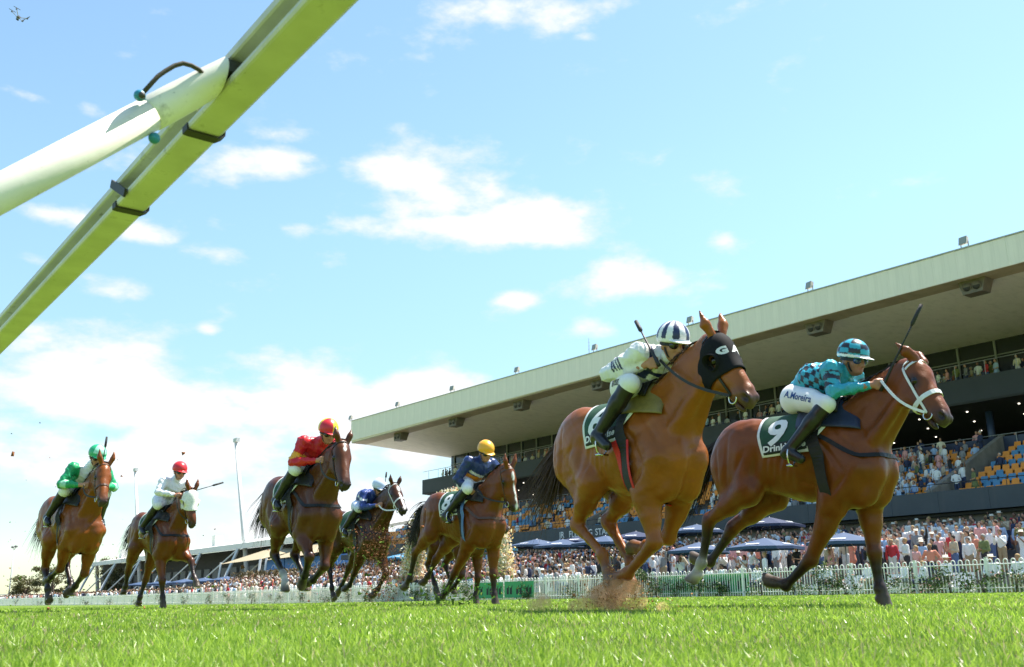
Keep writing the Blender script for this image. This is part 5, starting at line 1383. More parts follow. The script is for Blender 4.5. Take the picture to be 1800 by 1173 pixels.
            c = obj('saddlecloth', mesh_np('saddlecloth', pts, F), white, r)
            e = .022
            pts, F = s.patch(lambda u, v: (xb(v) + e) * (1 - u) + (xf(v) - e) * u, lambda u, v: (2 * v - 1) * (M_ - .07), 16, 44, .026)
            obj('green_panel', mesh_np('green_panel', pts, F), green, c)
            for q in (-1, 1):
                pts, F = s.patch(lambda u, v: (xb(.97 + 0 * v) + e + .004) * (1 - u) + (xf(.97 + 0 * v) - e - .004) * u, lambda u, v: -q * (M_ - .085 - .32 * v), 14, 8, .030)
                obj('sponsor_band', mesh_np('sponsor_band', pts, F), dark, c)
                if cl.get('word'): s.text(cl['word'], .092, .0, M_ - .235, q, .0335, white, 'lettering', c, .003)
                if cl.get('num'): s.text(cl['num'], .38, -.085, R(56), q, .0335, white, 'number', c, .012, .1)
        # saddle, girth, breastplate
        sm = mat('saddle_' + p.get('saddle', 'black'), {'black': (.018, .017, .016), 'olive': (.20, .15, .035), 'navy': (.02, .03, .07)}[p.get('saddle', 'black')], .5, noise=.2, scale=30)
        pts, F = s.patch(lambda u, v: lerp(0, 1, u) * .50 + .06 + .04 * np.abs(2 * v - 1), lambda u, v: (2 * v - 1) * R(54), 12, 20, .036)
        sd = obj('saddle', mesh_np('saddle', pts, F), sm, r)
        pts, F = s.patch(lambda u, v: .08 + .34 * u, lambda u, v: (2 * v - 1) * R(24), 10, 10, .060)
        obj('seat_pad', mesh_np('seat_pad', pts, F), blk, sd)
        gc = p.get('girth', 'black'); gx = .30
        th = np.linspace(-math.pi + .001, math.pi - .001, 60)
        def ringstrip(name, x0, w_, off, m, lim=math.pi, dx=0.0):
            t = np.linspace(-lim + .01, lim - .01, 56); pp, nn = s.body_pt(x0 + dx * np.abs(t) / math.pi, t, off, 1.18); mb = MB(); mb.strip(pp, nn, w_, .005)
            return mb.build(name, m, r)
        g = ringstrip('girth', gx - .10, .10, .030, mat('girth_black', (.013, .013, .014), .7), math.pi, .16)
        if gc == 'red':
            rm = mat('girth_red', (.55, .012, .012), .6)
            t = np.linspace(1.55, math.pi - .05, 24)
            for dx in (-.068, .062):
                for q in (-1, 1):
                    pp, nn = s.body_pt(gx - .10 + dx + .16 * t / math.pi, t * -q, .036, 1.18); mb = MB(); mb.strip(pp, nn, .052 if dx < 0 else .022, .005); mb.build('red_edge', rm, g)
        elif gc == 'blue':
            ringstrip('blue_surcingle', gx - .03, .05, .036, mat('girth_blue', (.10, .20, .42), .6), math.pi, .10)
        if p.get('breast', True):
            # breast girth round the shoulders and chest
            mb = MB(); ph = np.linspace(-2.45, 2.45, 44); z = 1.12 + .25 * np.clip((np.abs(ph) - .9) / 1.5, 0, 1)
            dr = np.stack([np.cos(ph), np.sin(ph), np.zeros_like(ph)], -1); c = np.stack([np.full_like(ph, .42), 0 * ph, z], -1)
            pp, ok = s.F.hit(c + dr * .6, -dr, .6, .006); nn = s.F.normal(pp, .02)
            keep = ok; mb.strip((pp + nn * .008)[keep], nn[keep], .034, .006); mb.build('breast_strap', blk if p.get('strap') != 'brown' else strap, r)
        # stirrup irons
        for q in (-1, 1):
            ak = p.get('stirrup', (.13, .36, 1.11)); c = V3(ak[0], q * ak[1], ak[2])
            mb = MB(); pts = [c + V3(0, .055 * math.sin(t), 0) + V3(0, 0, .06 - .075 * math.cos(t)) * 1.0 for t in np.linspace(0, 2 * math.pi, 15)]
            mb.tube(pts, .007, 6, False); mb.box(c[0] - .02, c[0] + .02, c[1] - .05, c[1] + .05, c[2] - .02, c[2] - .008)
            st = mb.build('stirrup', steel, r, True)
            mb = MB(); top, nt_ = s.body_pt(np.array([.24]), np.array([-q * R(50)]), .045)
            mb.strip([c + V3(0, 0, .135), lerp(c + V3(0, 0, .135), top[0], .5) + V3(0, q * .01, 0), top[0]], [V3(0, q, .2)] * 3, .022, .005); mb.build('stirrup_leather', blk, r)
    def place(s, X, Y, yaw, label, z=0.0):
        a = R(yaw); o = s.root
        o.location = (X, Y, z); o.rotation_euler = (0, 0, math.atan2(-math.cos(a), -math.sin(a)))
        o.scale = (1.03, 1.03 * s.p.get('wide', .95), 1.03)
        tag(o, label, 'racehorse', 'racehorses galloping in the finish')
        return o
BAY = dict(c=(.172, .045, .0052), p=(.022, .013, .010), m=(.045, .030, .026))
CHESTNUT = dict(c=(.262, .074, .0080), p=(.262, .078, .010), q=(.258, .075, .0095), m=(.085, .045, .035))
DARKBAY = dict(c=(.094, .026, .0050), p=(.012, .009, .008), m=(.022, .015, .013))
BROWN = dict(c=(.060, .019, .0050), p=(.012, .009, .008), m=(.020, .015, .013))
HORSES = {}
def mk_horse(key, X, Y, yaw, label, **k):
    k.setdefault('seed', len(HORSES) + 3)
    h = Horse(k); h.place(X, Y, yaw, label, k.get('z', 0)); h.XY = (X, Y, yaw, k.get('z', 0)); HORSES[key] = h
    return h
TAIL_BACK = dict(path=[(-.84, 0, 1.40), (-1.0, 0, 1.36), (-1.15, 0, 1.15), (-1.28, 0, .88)], n=120)
mk_horse('H9', 6.95, 5.0, -4, 'bay racehorse with white bridle and cloth number 9, rightmost in the field', vox=.0125, pal=BAY, hair='black',
  poll=(1.02, 0, 1.78), nose=(1.32, -.15, 1.32), strap='white', rein='white', girth='black', saddle='navy', nb_w=.036,
  hands=(.82, .15, 1.68), cloth=dict(num='9', word='DrinkWise'), socks={(False, 'R'): 1}, tail=dict(path=[(-.84, 0, 1.40), (-.95, -.01, 1.28), (-1.10, -.02, 1.08), (-1.28, -.03, .82)], n=150, fan=.075),
  stirrup=(.11, .37, 1.10), ears=(-.11, -.02),
  hindR=[(-.45, -.17, .95), (-.89, -.15, .73), (-1.00, -.15, .38), (-1.06, -.15, .30), (-1.17, -.15, .24)],
  hindL=[(-.40, .14, .92), (-.85, .13, .66), (-1.11, .13, .40), (-1.20, .13, .42), (-1.31, .13, .48)],
  foreR=[(.33, -.16, .78), (.07, -.15, .37), (-.18, -.15, .18), (-.26, -.15, .21), (-.37, -.15, .26)],
  foreL=[(.46, .15, .80), (.465, .13, .42), (.485, .13, .14), (.51, .13, .075), (.545, .13, -.01)])
mk_horse('H6', 5.25, 5.36, 9, 'chestnut racehorse in a black eye hood with cloth number 6, kicking up turf', vox=.0125, pal=CHESTNUT, hair='brown',
  poll=(1.025, .01, 1.775), nose=(1.375, .03, 1.325), strap='black', girth='red', saddle='olive', noseband=False, hood='black', breast=False, wide=.91,
  hands=(.62, .15, 1.715), cloth=dict(num='6', word='DrinkWise'), tail=dict(path=[(-.84, 0, 1.40), (-.96, -.02, 1.26), (-1.10, -.04, 1.04), (-1.36, -.05, .74)], n=200, fan=.10),
  stirrup=(.14, .37, 1.11), ears=(-.06, .02), mane_n=110,
  hindR=[(-.27, -.17, .95), (-.54, -.15, .65), (-.20, -.15, .41), (-.15, -.15, .29), (-.14, -.15, .17)],
  hindL=[(-.11, .14, .93), (-.49, .13, .68), (-.21, .13, .35), (-.23, .13, .23), (-.31, .13, .14)],
  foreR=[(.40, -.16, .78), (.46, -.16, .47), (.12, -.16, .27), (.00, -.16, .25), (-.12, -.16, .25)],
  foreL=[(.42, .15, .80), (.26, .14, .52), (.00, .13, .46), (-.10, .13, .445), (-.22, .13, .44)])
mk_horse('YC', 7.95, 11.5, -2, 'bay racehorse with a white blaze under the rider in the orange cap', pal=dict(BAY, c=(.155, .041, .0054)), hair='black',
  poll=(.94, .01, 1.77), nose=(1.07, .08, 1.20), strap='brown', girth='blue', noseband=False, mouth=.016, blaze=[((.14, -.075, 0), (.07, .06, .028)), ((.36, -.02, 0), (.2, .06, .018)), ((.52, .03, 0), (.06, .06, .035))],
  hands=(.46, .19, 1.53), cloth=dict(num='8', word='DrinkWise'), tail=TAIL_BACK, ears=(.02, .02),
  hindR=[(-.55, -.17, .99), (-.98, -.15, .75), (-1.12, -.15, .39), (-1.21, -.15, .30), (-1.33, -.15, .28)],
  hindL=[(-.42, .14, .95), (-.84, .13, .65), (-1.05, .13, .42), (-1.13, .13, .37), (-1.24, .13, .34)],
  foreR=[(.32, -.16, .80), (-.02, -.15, .44), (-.23, -.15, .19), (-.31, -.15, .12), (-.43, -.15, .08)],
  foreL=[(.47, .15, .82), (.48, .13, .42), (.50, .13, .15), (.53, .13, .08), (.57, .13, .0)])
mk_horse('RD', 5.15, 10.9, 2, 'dark bay racehorse with one white hind sock under the rider in red and yellow', pal=DARKBAY, hair='black',
  poll=(1.02, 0, 1.77), nose=(1.32, -.06, 1.30), strap='black', noseband=False, blaze=[((.13, -.075, 0), (.035, .06, .02))],
  hands=(.78, .14, 1.61), cloth=dict(num='1', word=''), tail=TAIL_BACK, ears=(.0, .0), socks={(False, 'R'): 1},
  hindR=[(-.20, -.17, .96), (-.46, -.12, .65), (-.18, -.11, .41), (-.10, -.11, .31), (-.05, -.12, .21)],
  hindL=[(-.15, .15, .94), (-.42, .13, .65), (-.14, .13, .41), (-.06, .13, .31), (0, .13, .22)],
  foreR=[(.42, -.16, .82), (.68, -.18, .57), (.50, -.14, .38), (.42, -.12, .32), (.36, -.11, .23)],
  foreL=[(.42, .15, .82), (.50, .10, .48), (.25, .08, .34), (.13, .08, .32), (.02, .08, .34)])
mk_horse('ST', 8.2, 15.0, 0, 'brown racehorse with white bridle half hidden by flying turf', pal=BROWN, hair='black',
  poll=(1.07, 0, 1.84), nose=(1.47, -.02, 1.46), strap='white', rein='white', blaze=[((.15, -.075, 0), (.06, .06, .03)), ((.36, -.02, 0), (.2, .07, .022)), ((.50, .02, 0), (.06, .06, .03))],
  hands=(.86, .15, 1.56), cloth=dict(num='', word=''), tail=TAIL_BACK, ears=(.02, .0),
  hindR=[(-.50, -.17, .96), (-.80, -.14, .66), (-.66, -.15, .30), (-.64, -.14, .18), (-.60, -.14, .08)],
  hindL=[(-.25, .14, .93), (-.56, .12, .62), (-.80, .12, .34), (-.88, .12, .25), (-.96, .12, .16)],
  foreR=[(.36, -.16, .82), (.11, -.15, .52), (-.08, -.13, .34), (-.16, -.15, .31), (-.26, -.16, .28)],
  foreL=[(.45, .15, .83), (.66, .13, .51), (.46, .10, .26), (.36, .09, .20), (.26, .06, .17)])
mk_horse('GR', 3.45, 14.6, -5, 'bay racehorse at the far left under the rider in green, forelegs folded', pal=dict(BAY, c=(.20, .055, .0065)), hair='black',
  poll=(1.00, 0, 1.83), nose=(1.30, -.07, 1.36), strap='brown', breast=False,
  hands=(.78, .16, 1.60), cloth=None, tail=TAIL_BACK, ears=(.02, .02),
  hindR=[(-.20, -.18, .95), (-.46, -.14, .58), (-.20, -.16, .31), (-.18, -.15, .21), (-.14, -.15, .11)],
  hindL=[(-.18, .14, .95), (-.44, .13, .67), (-.18, .13, .40), (-.10, .13, .31), (-.04, .13, .22)],
  foreR=[(.36, -.16, .84), (.16, -.14, .56), (-.12, -.15, .47), (-.23, -.15, .42), (-.32, -.15, .36)],
  foreL=[(.40, .15, .83), (.30, .14, .50), (.03, .13, .34), (-.07, .11, .28), (-.16, .08, .20)])
mk_horse('WH', 5.35, 16.7, -6, 'bay racehorse in a white hood with eye cups, one foreleg reaching forward', pal=dict(BAY, c=(.138, .037, .0055)), hair='black',
  poll=(1.00, 0, 1.80), nose=(1.16, .03, 1.24), strap='black', noseband=False, hood='white',
  hands=(.80, .13, 1.73), cloth=dict(num='', word=''), tail=TAIL_BACK, ears=(.0, .02),
  hindR=[(-.50, -.18, .98), (-.78, -.15, .63), (-.88, -.13, .38), (-.93, -.13, .31), (-.99, -.13, .25)],
  hindL=[(-.45, .14, .93), (-.70, .14, .49), (-.76, .09, .20), (-.80, .09, .12), (-.83, .09, .05)],
  foreR=[(.42, -.16, .82), (.55, -.15, .44), (.57, -.13, .19), (.61, -.13, .11), (.64, -.12, .03)],
  foreL=[(.50, .17, .88), (.84, .18, .72), (1.00, .17, .48), (1.10, .17, .41), (1.16, .17, .33)])
mk_horse('EX', 9.35, 13.85, -2, 'bay racehorse hidden behind the orange capped rider\'s horse', vox=.02, pal=dict(BAY, c=(.10, .027, .0055)), hair='black',
  poll=(.98, 0, 1.56), nose=(1.34, .06, 1.14), strap='black', hands=(.60, .12, 1.50), cloth=None, tail=TAIL_BACK,
  hindR=[(-.25, -.17, .95), (-.52, -.14, .66), (-.34, -.14, .36), (-.28, -.14, .26), (-.22, -.14, .16)],
  hindL=[(-.15, .14, .94), (-.40, .13, .66), (-.22, .13, .36), (-.15, .13, .27), (-.09, .13, .17)],
  foreR=[(.40, -.16, .80), (.42, -.15, .46), (.20, -.14, .28), (.09, -.14, .26), (-.03, -.14, .28)],
  foreL=[(.46, .15, .82), (.50, .13, .42), (.44, .13, .15), (.46, .13, .08), (.50, .13, .0)])
# ------------------------------------------------------------------ jockeys
SKIN = (.46, .22, .13)
class Jockey:
    def __init__(s, horse, label, j, silks, cap, name=None, vox=.009, trousers=(.78, .78, .78), whip=None, cap_col=(1, 1, 1), goggles=(.015, .015, .02), skin=SKIN, sock=(.012, .012, .014)):
        s.h = vox; s.hz = HORSES[horse]
        J = dict(pelvis=(.10, 0, 1.70), knee=(.42, .27, 1.54), ankle=(.07, .345, 1.215), toe=(.19, .35, 1.135), shoulder=(.45, .19, 1.84), elbow=(.42, .27, 1.63), wrist=(.70, .13, 1.62), head=(.60, 0, 1.93), face=(.92, 0, -.38))
        J.update(j); s.J = {k: V3(*v) for k, v in J.items()}
        J = s.J
        lo, hi = (-.35, -.50, .95), (1.15, .50, 2.30)
        def sd(k, q): k2 = k + ('R' if q < 0 else 'L'); v = J[k2] if k2 in J else J[k] * V3(1, q, 1); return v
        s.sd = sd
        Pv = J['pelvis']; shm = (sd('shoulder', -1) + sd('shoulder', 1)) / 2; chest = lerp(Pv, shm, .82) + V3(-.005, 0, -.015); mid = lerp(Pv, shm, .45) + V3(-.035, 0, .045)
        Hc = J['head']; fd = unit(J['face']); lt = unit(np.cross(V3(0, 0, 1), fd)); u_ = np.cross(fd, lt); A = [fd, lt, u_]
        s.Hc, s.fd, s.lt, s.u_ = Hc, fd, lt, u_
        H = lambda a, b, c: Hc + fd * a + lt * b + u_ * c
        # body: one continuous skin surface
        f = Field(lo, hi, vox)
        f.rc(Pv, .10, mid, .10, .04, fy=1.2); f.rc(mid, .10, chest, .10, .04, fy=1.3); f.rc(chest, .08, H(-.03, 0, -.08), .052, .04)
        f.el(H(0, 0, .02), (.098, .078, .105), .02, 'c', A); f.el(H(.035, 0, -.055), (.062, .058, .075), .03, 'c', A)
        f.rc(H(.085, 0, -.005), .016, H(.108, 0, -.040), .017, .015); f.el(H(.075, 0, -.092), (.028, .03, .022), .02, 'c', A)      # nose, chin
        f.el(H(.088, 0, -.066), (.014, .026, .007), .006, 'l', A)                                                           # lips
        for q in (-1, 1):
            f.el(H(.055, q * .04, -.035), (.03, .022, .022), .02, 'c', A); f.el(H(-.005, q * .078, -.02), (.022, .010, .032), .008, 'c', A)
            sh, eb, wr = sd('shoulder', q), sd('elbow', q), sd('wrist', q); hip = Pv + V3(.0, q * .09, -.02); kn, an, to = sd('knee', q), sd('ankle', q), sd('toe', q)
            f.rc(chest, .08, sh, .05, .04); f.rc(sh, .046, eb, .038, .02); f.rc(eb, .040, wr, .026, .02)
            f.rc(hip, .075, kn, .05, .04); f.rc(kn, .048, an, .032, .02); f.rc(an, .034, to, .026, .02)
            # hand: palm, four curled fingers, thumb
            d = unit(wr - eb); d = unit(d + V3(.25, 0, -.05)); g = unit(V3(.15, 0, 1) - d * (V3(.15, 0, 1) @ d)); n = np.cross(d, g) * -q
            n = n if n[1] * q < 0 else -n                      # palm faces inwards
            f.rc(wr, .025, wr + d * .03, .027, .015, fy=.9); pc = wr + d * .055
            f.rc(pc + g * .026, .020, pc - g * .026, .019, .015)
            for i in range(4):
                L = (.030, .034, .032, .026)[i]; k0 = pc + d * .018 + g * (.031 - .0207 * i); k1 = k0 + d * L * .62 + n * .010; k2 = k1 + n * L * .95 - d * .006; k3 = k2 - d * L * .72
                f.rc(k0, .0105, k1, .0100, .004); f.rc(k1, .0100, k2, .0095, .004); f.rc(k2, .0095, k3, .0085, .004)
            t0 = pc - d * .02 + g * .030 + n * .008; t1 = t0 + d * .032 + g * .012 + n * .012; f.rc(t0, .014, t1, .011, .008); f.rc(t1, .011, t1 + d * .026 + n * .004 - g * .004, .0095, .004)
            setattr(s, 'hand' + ('R' if q < 0 else 'L'), (pc + n * .022, d, g, n))
        V, Q = f.surface(1)
        C = f.colours(V, dict(c=skin, l=(.40, .13, .10)), .006)
        s.root = obj('person', mesh_np('person', V, Q, True, C), mat('skin', (1, 1, 1), .5, noise=.06, scale=60, attr=True, spec=.4))
        r = s.root
        # silks
        f = Field(lo, hi, vox); f.prims = []
        f.rc(Pv + V3(.03, 0, .05), .120, mid, .135, .05, 't', fy=1.22); f.rc(mid, .135, chest, .128, .06, 't', fy=1.32)
        f.el(lerp(mid, chest, .5) + V3(0, 0, -.03), (.15, .165, .12), .06, 't')
        f.rc(chest + V3(.03, 0, .03), .085, H(-.035, 0, -.085), .066, .03, 't')
        for q in (-1, 1):
            sh, eb, wr = sd('shoulder', q), sd('elbow', q), sd('wrist', q)
            f.rc(lerp(chest, sh, .4), .095, sh, .074, .05, 't'); f.rc(sh, .072, eb, .054, .03, 'u'); f.rc(eb, .056, lerp(eb, wr, .45), .050, .02, 'f'); f.rc(lerp(eb, wr, .45), .050, lerp(eb, wr, .94), .031, .02, 'f')
            f.rc(lerp(eb, wr, .95), .20, lerp(eb, wr, 1.3) + V3(0, 0, 0), .20, .004, None, op='s') if False else None
        V, Q = f.surface(1)
        rs = np.random.RandomState(5)
        # gathers in the cloth: shallow ripples across the sleeves and back
        nrm = f.normal(V, vox * 1.5); wv = np.zeros(len(V), np.float32)
        for q in range(7):
            kv = rs.normal(0, 1, 3); kv *= rs.uniform(38, 105) / np.linalg.norm(kv); k2 = rs.normal(0, 14, 3); ph = rs.uniform(0, 6.28, 2)
            wv += ((.0022 + .10 / np.linalg.norm(kv) * .02) * (1 - np.abs(np.sin(V @ kv / 2 + ph[0] + 1.2 * np.sin(V @ k2 + ph[1])))) ** 2 * (.5 + .5 * np.sin(V @ k2 * .7 + ph[1]))).astype(np.float32)
        V = V + nrm * (wv * 3.2 - .008)[:, None]
        ax_ = unit(shm - Pv); L_ = np.linalg.norm(shm - Pv)
        def info(V):
            st = ((V - Pv) @ ax_) / L_; up_ = np.cross(ax_, V3(0, 1, 0)); up_ = up_ if up_[2] > 0 else -up_
            ang = np.arctan2(V[:, 1], (V - lerp(Pv, shm, .5)) @ up_ + .02)
            arm = np.zeros(len(V)); arm_s = np.full(len(V), -1.); fore = np.full(len(V), -1.)
            dt = f_d(f, V)
            for q in (-1, 1):
                sh, eb, wr = sd('shoulder', q), sd('elbow', q), sd('wrist', q); m = (V[:, 1] * q > 0)
                t1 = np.clip(((V - sh) @ (eb - sh)) / ((eb - sh) @ (eb - sh)), 0, 1); t2 = np.clip(((V - eb) @ (wr - eb)) / ((wr - eb) @ (wr - eb)), 0, 1)
                isu = m & (dt == 1); isf = m & (dt == 2)
                arm_s = np.where(isu, t1, arm_s); fore = np.where(isf, t2, fore)
            return st, ang, arm_s, fore
        def f_d(f, V):
            b = np.full((3, len(V)), 9., np.float32)
            for fn, t in f.prims:
                i = 'tuf'.index(t); b[i] = np.minimum(b[i], fn(V[:, 0], V[:, 1], V[:, 2]))
            return b.argmin(0)
        C = silks(V, *info(V))
        so = obj('silks', mesh_np('silks', V, Q, True, C), mat('silk', (1, 1, 1), .36, noise=.06, scale=14, bump=.35, attr=True, spec=.45, bscale=22), r)
        # breeches
        f = Field(lo, hi, vox)
        f.el(Pv + V3(-.02, 0, -.03), (.135, .165, .125), .03)
        for q in (-1, 1):
            hip = Pv + V3(-.005, q * .095, -.035); kn, an = sd('knee', q), sd('ankle', q)
            f.el(Pv + V3(-.06, q * .085, -.04), (.10, .095, .115), .04)
            f.rc(hip, .112, lerp(hip, kn, .5), .094, .05); f.rc(lerp(hip, kn, .45), .093, kn, .066, .03); f.rc(kn, .064, lerp(kn, an, .22), .056, .03)
        V, Q = f.surface(1)
        s.Bf = f
        br = obj('breeches', mesh_np('breeches', V, Q), mat('breeches_%d' % int(trousers[0] * 100), trousers, .6, noise=.06, scale=10, bump=.15, bscale=18), r)
        if name:
            Vt, Ft = text_mesh(name[0], name[1], name[3] if len(name) > 3 else .0015, 0, 1); Vt = np.array(Vt)
            for q in (-1, 1):
                hip = Pv + V3(-.02, q * .095, -.03); kn = sd('knee', q); dd = unit((kn - hip) * V3(1, 0, 1)); uu_ = np.array([-dd[2], 0, dd[0]], np.float32)
                c0 = lerp(hip, kn, .30) + uu_ * .01
                P0 = c0 * V3(1, 0, 1) + V3(0, q * .42, 0) + dd * (Vt[:, :1] * -q if q > 0 else Vt[:, :1]) + uu_ * Vt[:, 1:2]
                if q > 0: P0 = c0 * V3(1, 0, 1) + V3(0, q * .42, 0) - dd * Vt[:, :1] + uu_ * Vt[:, 1:2]
                Pp, ok = f.hit(P0, np.tile(V3(0, -q, 0), (len(P0), 1)), .4, .004); Nn = f.normal(Pp, .012)
                obj('lettering', mesh_np('lettering', Pp + Nn * .003, Ft, False), mat('print_' + name[2], {'black': (.015, .015, .02), 'navy': (.02, .06, .22)}[name[2]], .6), br)
        # boots
        for q in (-1, 1):
            f = Field(lo, hi, vox); kn, an, to = sd('knee', q), sd('ankle', q), sd('toe', q); d = unit(an - kn); he = an + V3(-.035, 0, -.02)
            f.rc(lerp(kn, an, .10), .066, lerp(kn, an, .40), .058, .02); f.rc(lerp(kn, an, .36), .060, an, .042, .03); f.rc(an, .043, to, .034, .02, fy=1.05); f.rc(he, .034, an, .04, .02)
            f.rc(he + V3(0, 0, -.025), .016, to + V3(.0, 0, -.022), .016, .005, fy=1.7)
            V, Q = f.surface(1); obj('boot', mesh_np('boot', V, Q), mat('boot_black', sock, .30, noise=.2, scale=30, bump=.1, bscale=14), r)
        # helmet with silk cap
        f = Field(Hc - .3, Hc + .3, min(vox, .0075)); hc = H(-.008, 0, .050)
        f.el(hc, (.135, .112, .118), .0, 'c', A); f.apply(lambda x, y, z: ((x - hc[0]) * u_[0] + (y - hc[1]) * u_[1] + (z - hc[2]) * u_[2] + .042), hc - .3, hc + .3, .004, 's')
        f.el(H(.10, 0, .022), (.085, .088, .010), .012, 'b', [unit(fd - u_ * .12), lt, unit(u_ + fd * .12)])
        V, Q = f.surface(1); L = V - hc; lon = np.arctan2(L @ lt, L @ fd); lat = (L @ u_) / .118
        C = cap(lon, lat, len(V))
        obj('helmet', mesh_np('helmet', V, Q, True, C), mat('cap_silk', (1, 1, 1), .34, attr=True, bump=.05, bscale=30), r)
        # goggles and chin strap
        f = Field(Hc - .25, Hc + .25, min(vox, .007))
        for q in (-1, 1): f.el(H(.078, q * .036, -.008), (.028, .040, .030), .012, 'c', A)
        f.rc(H(.05, .07, -.004), .018, H(.05, -.07, -.004), .018, .0, 'c') if False else None
        V, Q = f.surface(1); go = obj('goggles', mesh_np('goggles', V, Q), mat('goggle_lens_%d' % int(goggles[2] * 100), goggles, .06, spec=.8), r)
        mb = MB(); t = np.linspace(.75, 2 * math.pi - .75, 22); pts = [H(.100 * math.cos(a) - .0, .089 * math.sin(a), .0) for a in t]; mb.strip(pts, [p - Hc for p in pts], .030, .004); mb.build('goggle_band', mat('elastic', (.02, .02, .022), .7), go)
        mb = MB()
        pts = [H(.02 + .03 * math.cos(a), .078 * math.sin(a), -.02 - .095 * math.cos(a)) for a in np.linspace(-1.5, 1.5, 13)]; mb.strip(pts, [p - H(.03, 0, -.04) for p in pts], .016, .003); mb.build('chin_strap', mat('elastic', (.02, .02, .022), .7), r)
        # place with the horse
        X, Y, yaw, z = s.hz.XY; a = R(yaw)
        r.location = (X, Y, z); r.rotation_euler = (0, 0, math.atan2(-math.cos(a), -math.sin(a))); r.scale = (1.03,) * 3
        tag(r, label, 'jockey', 'jockeys riding in the finish')
        if whip:
            a_, b_ = V3(*whip[0]), V3(*whip[1]); mb = MB(); n = 9
            pts = [lerp(a_, b_, t) + V3(0, 0, whip[2] * math.sin(t * math.pi)) for t in np.linspace(0, 1, n)]
            rt = empty('whip', r.location, r.rotation_euler.z); rt.scale = (1.03,) * 3
            mb.tube(pts[:7], [.014, .0135, .011, .008, .007, .0065, .006], 8); mb.build('shaft', mat('whip_black', (.012, .012, .013), .5), rt, True)
            mb = MB(); mb.tube([pts[6], lerp(pts[6], pts[8], .15), pts[8]], [.007, .016, .014], 8); mb.build('padded_flap', mat('whip_pad', (.014, .014, .016), .65, bump=.2), rt, True)
            tag(rt, whip[3], 'whip', 'riding whips held by the jockeys')
# patterns of the racing silks: functions of (vertex, along spine, angle round body, along upper arm, along forearm)
def base(n, c): return np.tile(np.array(c, np.float32), (n, 1))
def put(C, m, c): C[m] = np.array(c, np.float32); return C
TEAL, BLACK, WHITE, NAVY = (.030, .34, .45), (.012, .013, .02), (.78, .78, .79), (.018, .026, .085)
def silks_teal(V, st, ang, arm, fore):
    C = base(len(V), TEAL)
    u = st * 7.2; v = ang * 2.55
    dia = (np.floor(u + v) + np.floor(u - v)) % 2 == 0
    C = put(C, dia & (arm < 0) & (fore < 0) & (np.abs(ang) > .35) & (st > .22) & (st < .80), BLACK)
    a = np.where(arm >= 0, arm, 9) * 3.4; w = V[:, 2] * 13 + V[:, 0] * 6
    C = put(C, (arm > .22) & (arm < .85) & ((np.floor(a) + np.floor(w)) % 2 == 0), BLACK)
    return C
def silks_white_navy(V, st, ang, arm, fore):
    C = base(len(V), WHITE)
    C = put(C, (arm < .12) & (fore < 0) & (np.abs(np.abs(V[:, 1]) - .125) < .026) & (st > .55), NAVY)
    C = put(C, (arm < 0) & (fore < 0) & (st > .78) & (st < .86) & (np.abs(V[:, 1]) < .13) & (np.abs(ang) > 1.2), NAVY)
    band = (arm > .45) & (arm < .74); C = put(C, band, NAVY)
    C = put(C, band & (np.abs(arm - .595) < .085) & ((V[:, 0] * 38 + V[:, 2] * 18) % 1 < .5), WHITE)
    return C
def silks_navy_orange(V, st, ang, arm, fore):
    C = base(len(V), (.016, .035, .13)); tor = (arm < 0) & (fore < 0)
    C = put(C, tor & (st < .50), (.72, .24, .015))
    s_ = st + V[:, 1] * .55; return put(C, tor & (s_ > .50) & (s_ < .64), WHITE)
def silks_red(V, st, ang, arm, fore):
    C = base(len(V), (.55, .012, .018)); tor = (arm < 0) & (fore < 0)
    C = put(C, (arm > .55) & (arm < .98), (.80, .36, .01)); s_ = st + V[:, 1] * .4
    return put(C, tor & (s_ > .45) & (s_ < .62), (.72, .30, .012))
def silks_stars(V, st, ang, arm, fore):
    C = base(len(V), (.020, .045, .19)); C = put(C, fore > .6, (.020, .045, .19))
    rs = np.random.RandomState(3)
    for st0, a0 in [(.30, .6), (.30, -.7), (.55, 0), (.62, 1.25), (.60, -1.2), (.80, .55), (.82, -.55), (.38, 1.8), (.38, -1.8), (.85, 1.7), (.85, -1.7)]:
        du = (st - st0) * .40; dv = (ang - a0) * .15; rr_ = np.hypot(du, dv); th = np.arctan2(du, dv)
        k = np.abs(((th * 5 / (2 * np.pi) + .25) % 1) - .5) * 2
        C = put(C, (arm < 0) & (fore < 0) & (rr_ < .024 + .036 * k ** 1.5), WHITE)
    C = put(C, (arm > .35) & (arm < .62) & (np.sin(V[:, 2] * 60 + V[:, 0] * 40) > .2), WHITE)
    return C
def silks_green(V, st, ang, arm, fore):
    C = base(len(V), (.012, .30, .11)); C = put(C, (arm < 0) & (fore < 0) & (st > .62) & (np.abs(V[:, 1]) < .13), WHITE)
    return put(C, (fore > .05) & (fore < .3), (.30, .62, .45))
def silks_white_red(V, st, ang, arm, fore):
    C = base(len(V), WHITE); return put(C, (arm < 0) & (fore < 0) & (st > .55) & (st < .78) & (np.abs(ang) > 2.2), (.6, .03, .02))
def silks_purple(V, st, ang, arm, fore): return base(len(V), (.25, .10, .02))
def cap_check(lon, lat, n):
    C = base(n, TEAL); return put(C, (np.floor(lon * 8 / (2 * np.pi) + .5) + np.floor((lat + .35) * 3.0)) % 2 == 0, BLACK) if True else C
def cap_hoops(lon, lat, n):
    C = base(n, WHITE); return put(C, (np.abs(((lon * 8 / (2 * np.pi)) % 1) - .5) < .24) & (lat > -.15), NAVY)
def cap_plain(c):
    def g(lon, lat, n):
        C = base(n, c); return C
    return g
def cap_quarter(lon, lat, n):
    C = base(n, (.60, .02, .03)); return put(C, np.floor(lon / (np.pi / 2)) % 2 == 0, (.80, .60, .02))
